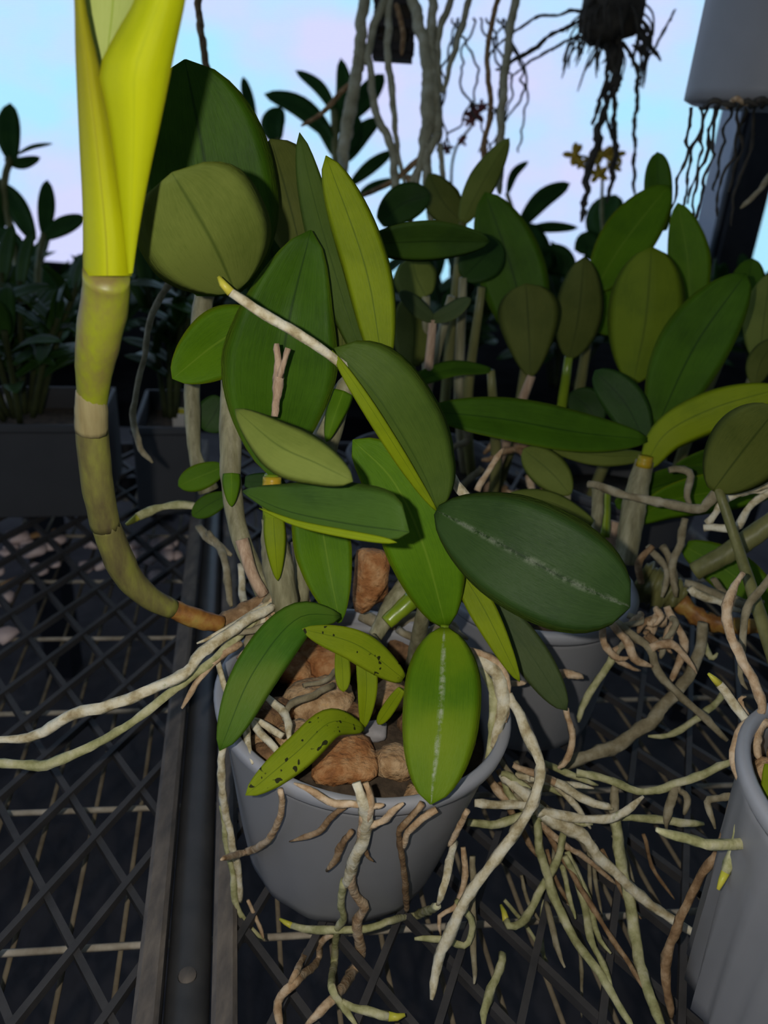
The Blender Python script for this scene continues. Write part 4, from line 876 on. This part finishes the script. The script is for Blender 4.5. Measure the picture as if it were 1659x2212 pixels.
# seedlings growing in the planter boxes
bush('orchid_seedlings', BN(.76, -.21, .08), 'dark leafy seedlings growing in the wide planter box', 'plant', 12, .13, .075, .07, .010, 6, 71, m='leaf_dark')
bush('orchid_seedlings', BN(.76, -.07, .08), 'dark leafy seedlings growing in the narrow planter box', 'plant', 4, .14, .03, .07, .010, 6, 72, m='leaf_dark')
def silhouette(base_px, d, label, leaves, stems, m='leaf_pot', cat='plant', group=None):
    t = thing('cane_orchid', P(base_px[0], base_px[1], d), label, cat, group)
    for pts, w in leaves: leaf(t, [(x, y, d) for x, y in pts], w, w, m, m, mpos=.5, base=.25, tp=1.9, fold=16, roll=rnd.uniform(-25, 25), n=12, k=2)
    for pts, w in stems: stem(t, [(x, y, d) for x, y in pts], (w, w), 'bulb', n=10, sides=8, name='cane')
    return t
silhouette((40, 620), 1.15, 'thin cane orchid silhouetted at the left edge against the cloth', [([(28, 352), (20, 290), (22, 222)], 26), ([(10, 345), (45, 352), (88, 340)], 13), ([(35, 335), (70, 318), (115, 310)], 5),
    ([(75, 520), (40, 450), (2, 395)], 24), ([(95, 510), (100, 450), (102, 388)], 19), ([(95, 515), (135, 490), (185, 468)], 20), ([(-5, 500), (10, 430), (-10, 380)], 18), ([(60, 560), (30, 520), (-20, 500)], 22)],
    [([(24, 340), (8, 400), (20, 480), (50, 640)], 8), ([(95, 505), (85, 560), (80, 640)], 7)])
silhouette((720, 560), 1.25, 'cane orchid with spreading leaves silhouetted behind the hanging roots', [([(720, 300), (650, 235), (570, 203)], 24), ([(725, 245), (690, 190), (638, 152)], 14), ([(722, 300), (745, 210), (736, 125)], 20),
    ([(600, 310), (592, 270), (605, 230)], 28), ([(725, 340), (700, 280), (655, 250)], 16), ([(750, 260), (790, 210), (830, 160)], 24), ([(745, 350), (780, 290), (822, 255)], 20), ([(755, 400), (800, 360), (850, 325)], 15), ([(770, 430), (800, 405), (860, 385)], 9), ([(730, 330), (760, 310), (775, 250)], 16)],
    [([(722, 240), (725, 330), (728, 450), (730, 580)], 9), ([(745, 345), (740, 450), (735, 580)], 8), ([(600, 300), (640, 420), (700, 580)], 6)])
silhouette((545, 520), 1.2, 'single narrow leaf shoot standing against the cloth by the broad dark leaf', [([(550, 262), (536, 215), (525, 165)], 13)], [([(549, 255), (560, 330), (570, 520)], 4)])
silhouette((1150, 600), 1.25, 'cane orchid with leaves fanned out left of the yellow flowers', [([(1120, 490), (1170, 430), (1232, 396)], 22), ([(1095, 420), (1110, 375), (1142, 348)], 10), ([(1130, 500), (1180, 490), (1250, 492)], 12), ([(1190, 580), (1160, 540), (1140, 480)], 30), ([(1240, 590), (1200, 560), (1150, 560)], 34), ([(1330, 530), (1310, 470), (1330, 420)], 44), ([(1300, 560), (1270, 530), (1240, 540)], 30)],
    [([(1120, 490), (1140, 560), (1160, 680)], 8), ([(1095, 418), (1120, 500), (1150, 680)], 5), ([(1330, 520), (1320, 600), (1310, 700)], 7)])

# ------------------------------------------------------------------ flowers
def flower(par, x, y, d, s, m):
    c = P(x, y, d); o = stone('lip', c, s*.25, s*.25, s*.3, M[m], par, sub=2)
    for k in range(5):
        a = k*1.257+rnd.random(); dv = (RT*math.cos(a)+UP*math.sin(a)-fw*.15).normalized()
        blade('petal', [c+dv*s*i/5 for i in range(6)], [-fw]*6, s*.26, s*.26, M[m], M[m], par, n=6, k=1, fold=6, thick=.0008, base=.3)
t = thing('orchid_flower_spray', P(1290, 560, 1.2), 'blurred spray of small yellow brown orchid flowers below the hanging root ball', 'flowers')
for x, y, s in ((1240, 335, .020), (1255, 350, .014), (1300, 335, .020), (1328, 335, .018), (1292, 378, .018), (1325, 362, .014)): flower(t, x, y, 1.2, s, 'petal')
stem(t, [(1240, 335, 1.205), (1280, 345, 1.205), (1300, 380, 1.205), (1300, 460, 1.205), (1310, 600, 1.205)], (3, 3, 4, 4, 4), 'bulb', name='flower_stalk')
stem(t, [(1330, 335, 1.206), (1310, 365, 1.206), (1300, 385, 1.206)], (3, 3, 3), 'bulb', name='flower_stalk', n=8)
t = thing('orchid_flower_spray', P(1010, 480, 1.2), 'blurred maroon orchid flowers on a thin stalk between the hanging roots', 'flowers')
for x, y, s in ((1028, 245, .020), (1015, 262, .012), (1040, 230, .012), (965, 320, .012), (1000, 305, .010)): flower(t, x, y, 1.2, s, 'petal_dark')
stem(t, [(1040, 225, 1.205), (1020, 270, 1.205), (985, 320, 1.205), (975, 400, 1.205), (990, 560, 1.205)], (3, 3, 3, 4, 4), 'bulb', name='flower_stalk')

# ------------------------------------------------------------------ post
pp = P(1602, 420, 1.55); t = thing('greenhouse_post', Vector((pp.x, pp.y, GZ)), 'black square post with blue grey strip on the right', 'post')
w = .068
box('post_body', Vector((pp.x+.006, pp.y, (2.2+GZ)/2)), w, w, 2.2-GZ, M['black'], t)
box('metal_strip', Vector((pp.x-.048, pp.y+.01, (2.2+GZ)/2)), .040, .03, 2.2-GZ, M['post_grey'], t, rz=-.8)

# ------------------------------------------------------------------ hanging things
def hangwire(par, p, r=.0009): tube('hanging_wire', [p, Vector((p.x, p.y, 2.198))], [r, r], M['black'], par, sides=6)
hb = P(1642, 236, .64)
t, HP = pot(hb, 0, .12, .064, .062, 'grey plastic pot hanging in the upper right corner', flute=.0)
for a in (0, 2.1, 4.2): hangwire(t, hb+Vector((.063*math.cos(a), .063*math.sin(a), .118)))
ho = thing('orchid_plant', hb+Vector((0, 0, .10)), 'orchid in the upper right hanging pot, with thin roots trailing below', 'orchid')
for i in range(9):
    x = 1490+i*17+rnd.uniform(-5, 5); L = rnd.uniform(180, 330); dd = .64+rnd.uniform(-.03, .03)
    root(ho, [(x, 232, dd), (x-L*.06+rnd.uniform(-8, 8), 232+L*.35, dd), (x-L*.14+rnd.uniform(-8, 8), 232+L*.7, dd), (x-L*.2, 232+L, dd)], (3.0, 3.4, 3.0, 2), 'root_dark', wob=3, knob=1.4)
for i in range(6):
    x = 1520+i*25; root(ho, [(x, 232, .60), (x+20, 215+rnd.uniform(-8, 8), .585), (x+45, 228, .59)], (5, 6, 4), 'root_tan' if i == 2 else 'root_dark', wob=1)
root(ho, [(1680, 360, .60), (1640, 410, .60), (1600, 450, .60)], (6, 6, 5), 'root_dull')
leaf(ho, [(1640, -120, .62), (1650, -220, .60), (1680, -330, .57)], 60, 60, 'leaf')
# dark root ball
rb = P(1322, 40, .92); t = thing('hanging_root_ball', rb, 'dark hanging clump of matted roots at the top of the photo', 'root ball')
stone('root_mat', rb+Vector((0, 0, .016)), .042, .038, .052, M['root_dark'], t, rough=.55)
hangwire(t, rb+Vector((0, 0, .05)))
for i in range(60):
    a = rnd.uniform(0, 6.28); e_ = rnd.uniform(-1, .6); q = rb+Vector((.033*math.cos(a), .03*math.sin(a), .03*e_))
    sp = crom([q, q+Vector((.014*math.cos(a), .014*math.sin(a), -.012)), q+Vector((.018*math.cos(a+.4), .016*math.sin(a), -rnd.uniform(.02, .05)))], 8); tube('aerial_root', sp, [.0013]*7+[.0006], M['root_dark'], t, sides=5)
for pts, r in (([(1318, 80), (1325, 150), (1312, 200), (1305, 250), (1285, 330), (1270, 400), (1255, 480)], (9, 9, 6, 8, 9, 7, 5)), ([(1335, 80), (1335, 160), (1325, 220), (1330, 300), (1325, 360), (1310, 440)], (7, 7, 5, 6, 6, 3)),
               ([(1310, 90), (1308, 170), (1290, 230), (1280, 270)], (5, 5, 5, 4)), ([(1345, 90), (1375, 150), (1378, 200), (1370, 300), (1372, 420)], (4, 5, 4, 4, 3)), ([(1365, 40), (1400, 85), (1428, 132)], (5, 5, 3)),
               ([(1262, 25), (1210, 28), (1160, 40), (1110, 70), (1060, 110)], (4, 3, 3, 3, 2)), ([(1262, 40), (1190, 80), (1120, 125), (1070, 150)], (4, 4, 5, 3)), ([(1390, 150), (1420, 90), (1460, 20)], (3, 3, 3)),
               ([(1300, 60), (1180, 110), (1100, 170)], (3, 3, 2)), ([(1325, 180), (1310, 240), (1320, 300)], (4, 4, 3))):
    root(t, [(x, y, .92) for x, y in pts], r, 'root_dark', wob=1.2, knob=1.0)
# wooden slat basket with thick pale roots
sb = P(852, 60, .86); t = thing('slat_basket', sb+Vector((0, 0, -.03)), 'dark wooden slat basket hanging at the top centre', 'basket')
for k in range(5): box('slat', sb+Vector((0, -.02+k*.010, -.029)), .045, .006, .007, M['wood'], t)
for k in range(5):
    for s in (-1, 1):
        if k % 2 == 0: box('slat', sb+Vector((0, s*.022, -.020+k*.011)), .048, .006, .009, M['wood'], t)
        box('slat', sb+Vector((s*.020, 0, -.0145+k*.011)), .006, .046, .009, M['wood'], t)
stone('root_mat', sb+Vector((0, 0, .005)), .021, .022, .036, M['root_dark'], t)
for s in (-1, 1): hangwire(t, sb+Vector((.019*s, 0, .03)))
go = thing('orchid_plant', sb+Vector((0, 0, .03)), 'orchid of the hanging slat basket, its thick pale roots hanging down', 'orchid')
for pts, r, mm in (([(790, -30), (778, 90), (765, 190), (745, 300), (738, 400)], (13, 13, 14, 15, 10), 'root_hang'), ([(795, 120), (812, 240), (848, 330), (856, 480)], (7, 9, 9, 9), 'root_hang'), ([(842, -20), (838, 120), (850, 230), (858, 320), (875, 400)], (8, 8, 8, 6, 4), 'root_hang'),
                   ([(885, -30), (912, 80), (925, 170), (920, 280), (906, 360), (895, 420)], (11, 13, 15, 17, 10, 6), 'root_hang'), ([(938, -20), (930, 80), (938, 180), (945, 280), (925, 330)], (10, 11, 12, 10, 8), 'root_hang'), ([(985, -20), (955, 50), (945, 120), (952, 200)], (8, 8, 7, 6), 'root_hang'),
                   ([(1020, -20), (985, 100), (956, 200)], (7, 7, 5), 'root_hang'), ([(1082, -20), (1060, 60), (1052, 140), (1060, 230), (1045, 320), (1055, 380), (1044, 432)], (6, 6, 6, 6, 6, 8, 5), 'root_brown'), ([(1115, -20), (1096, 120), (1082, 250), (1080, 420)], (9, 9, 9, 7), 'root_hang'),
                   ([(950, 290), (900, 370), (860, 470)], (8, 8, 6), 'root_hang'), ([(905, 345), (850, 390), (778, 425)], (7, 6, 5), 'root_brown'), ([(918, 310), (926, 400), (930, 480)], (12, 11, 9), 'root_hang'), ([(950, 310), (958, 400)], (6, 6), 'root_hang'), ([(760, 180), (715, 225), (690, 250), (650, 272)], (6, 6, 5, 4), 'root_brown'),
                   ([(830, 0), (808, 60), (790, 140)], (9, 9, 8), 'root_hang'), ([(855, 10), (870, 60), (868, 120)], (6, 6, 5), 'root_brown'), ([(880, 380), (890, 440), (885, 500)], (6, 6, 5), 'root_brown')):
    root(go, [(x, y, .80) for x, y in pts], r, mm, wob=.35, knob=.3)
for i in range(9):
    x = rnd.uniform(960, 1100); root(go, [(x, 40, 1.0), (x+rnd.uniform(-40, 60), 180, 1.0), (x+rnd.uniform(-50, 50), 330, 1.0)], (2.5, 2.5, 2), 'root_dark', wob=4)
leaf(go, [(860, -60, .84), (850, -160, .82), (830, -260, .80)], 40, 40, 'leaf')
t = thing('hanging_root', P(430, -10, .62), 'single dark wavy root hanging behind the broad dark leaf', 'root')
root(t, [(430, -40, .62), (430, 20, .62), (438, 100, .62), (455, 175, .62), (480, 205, .62), (498, 250, .62), (510, 300, .62)], (8, 8, 8, 8, 9, 7, 5), 'root_brown', wob=.3)
hangwire(t, P(430, -38, .62))
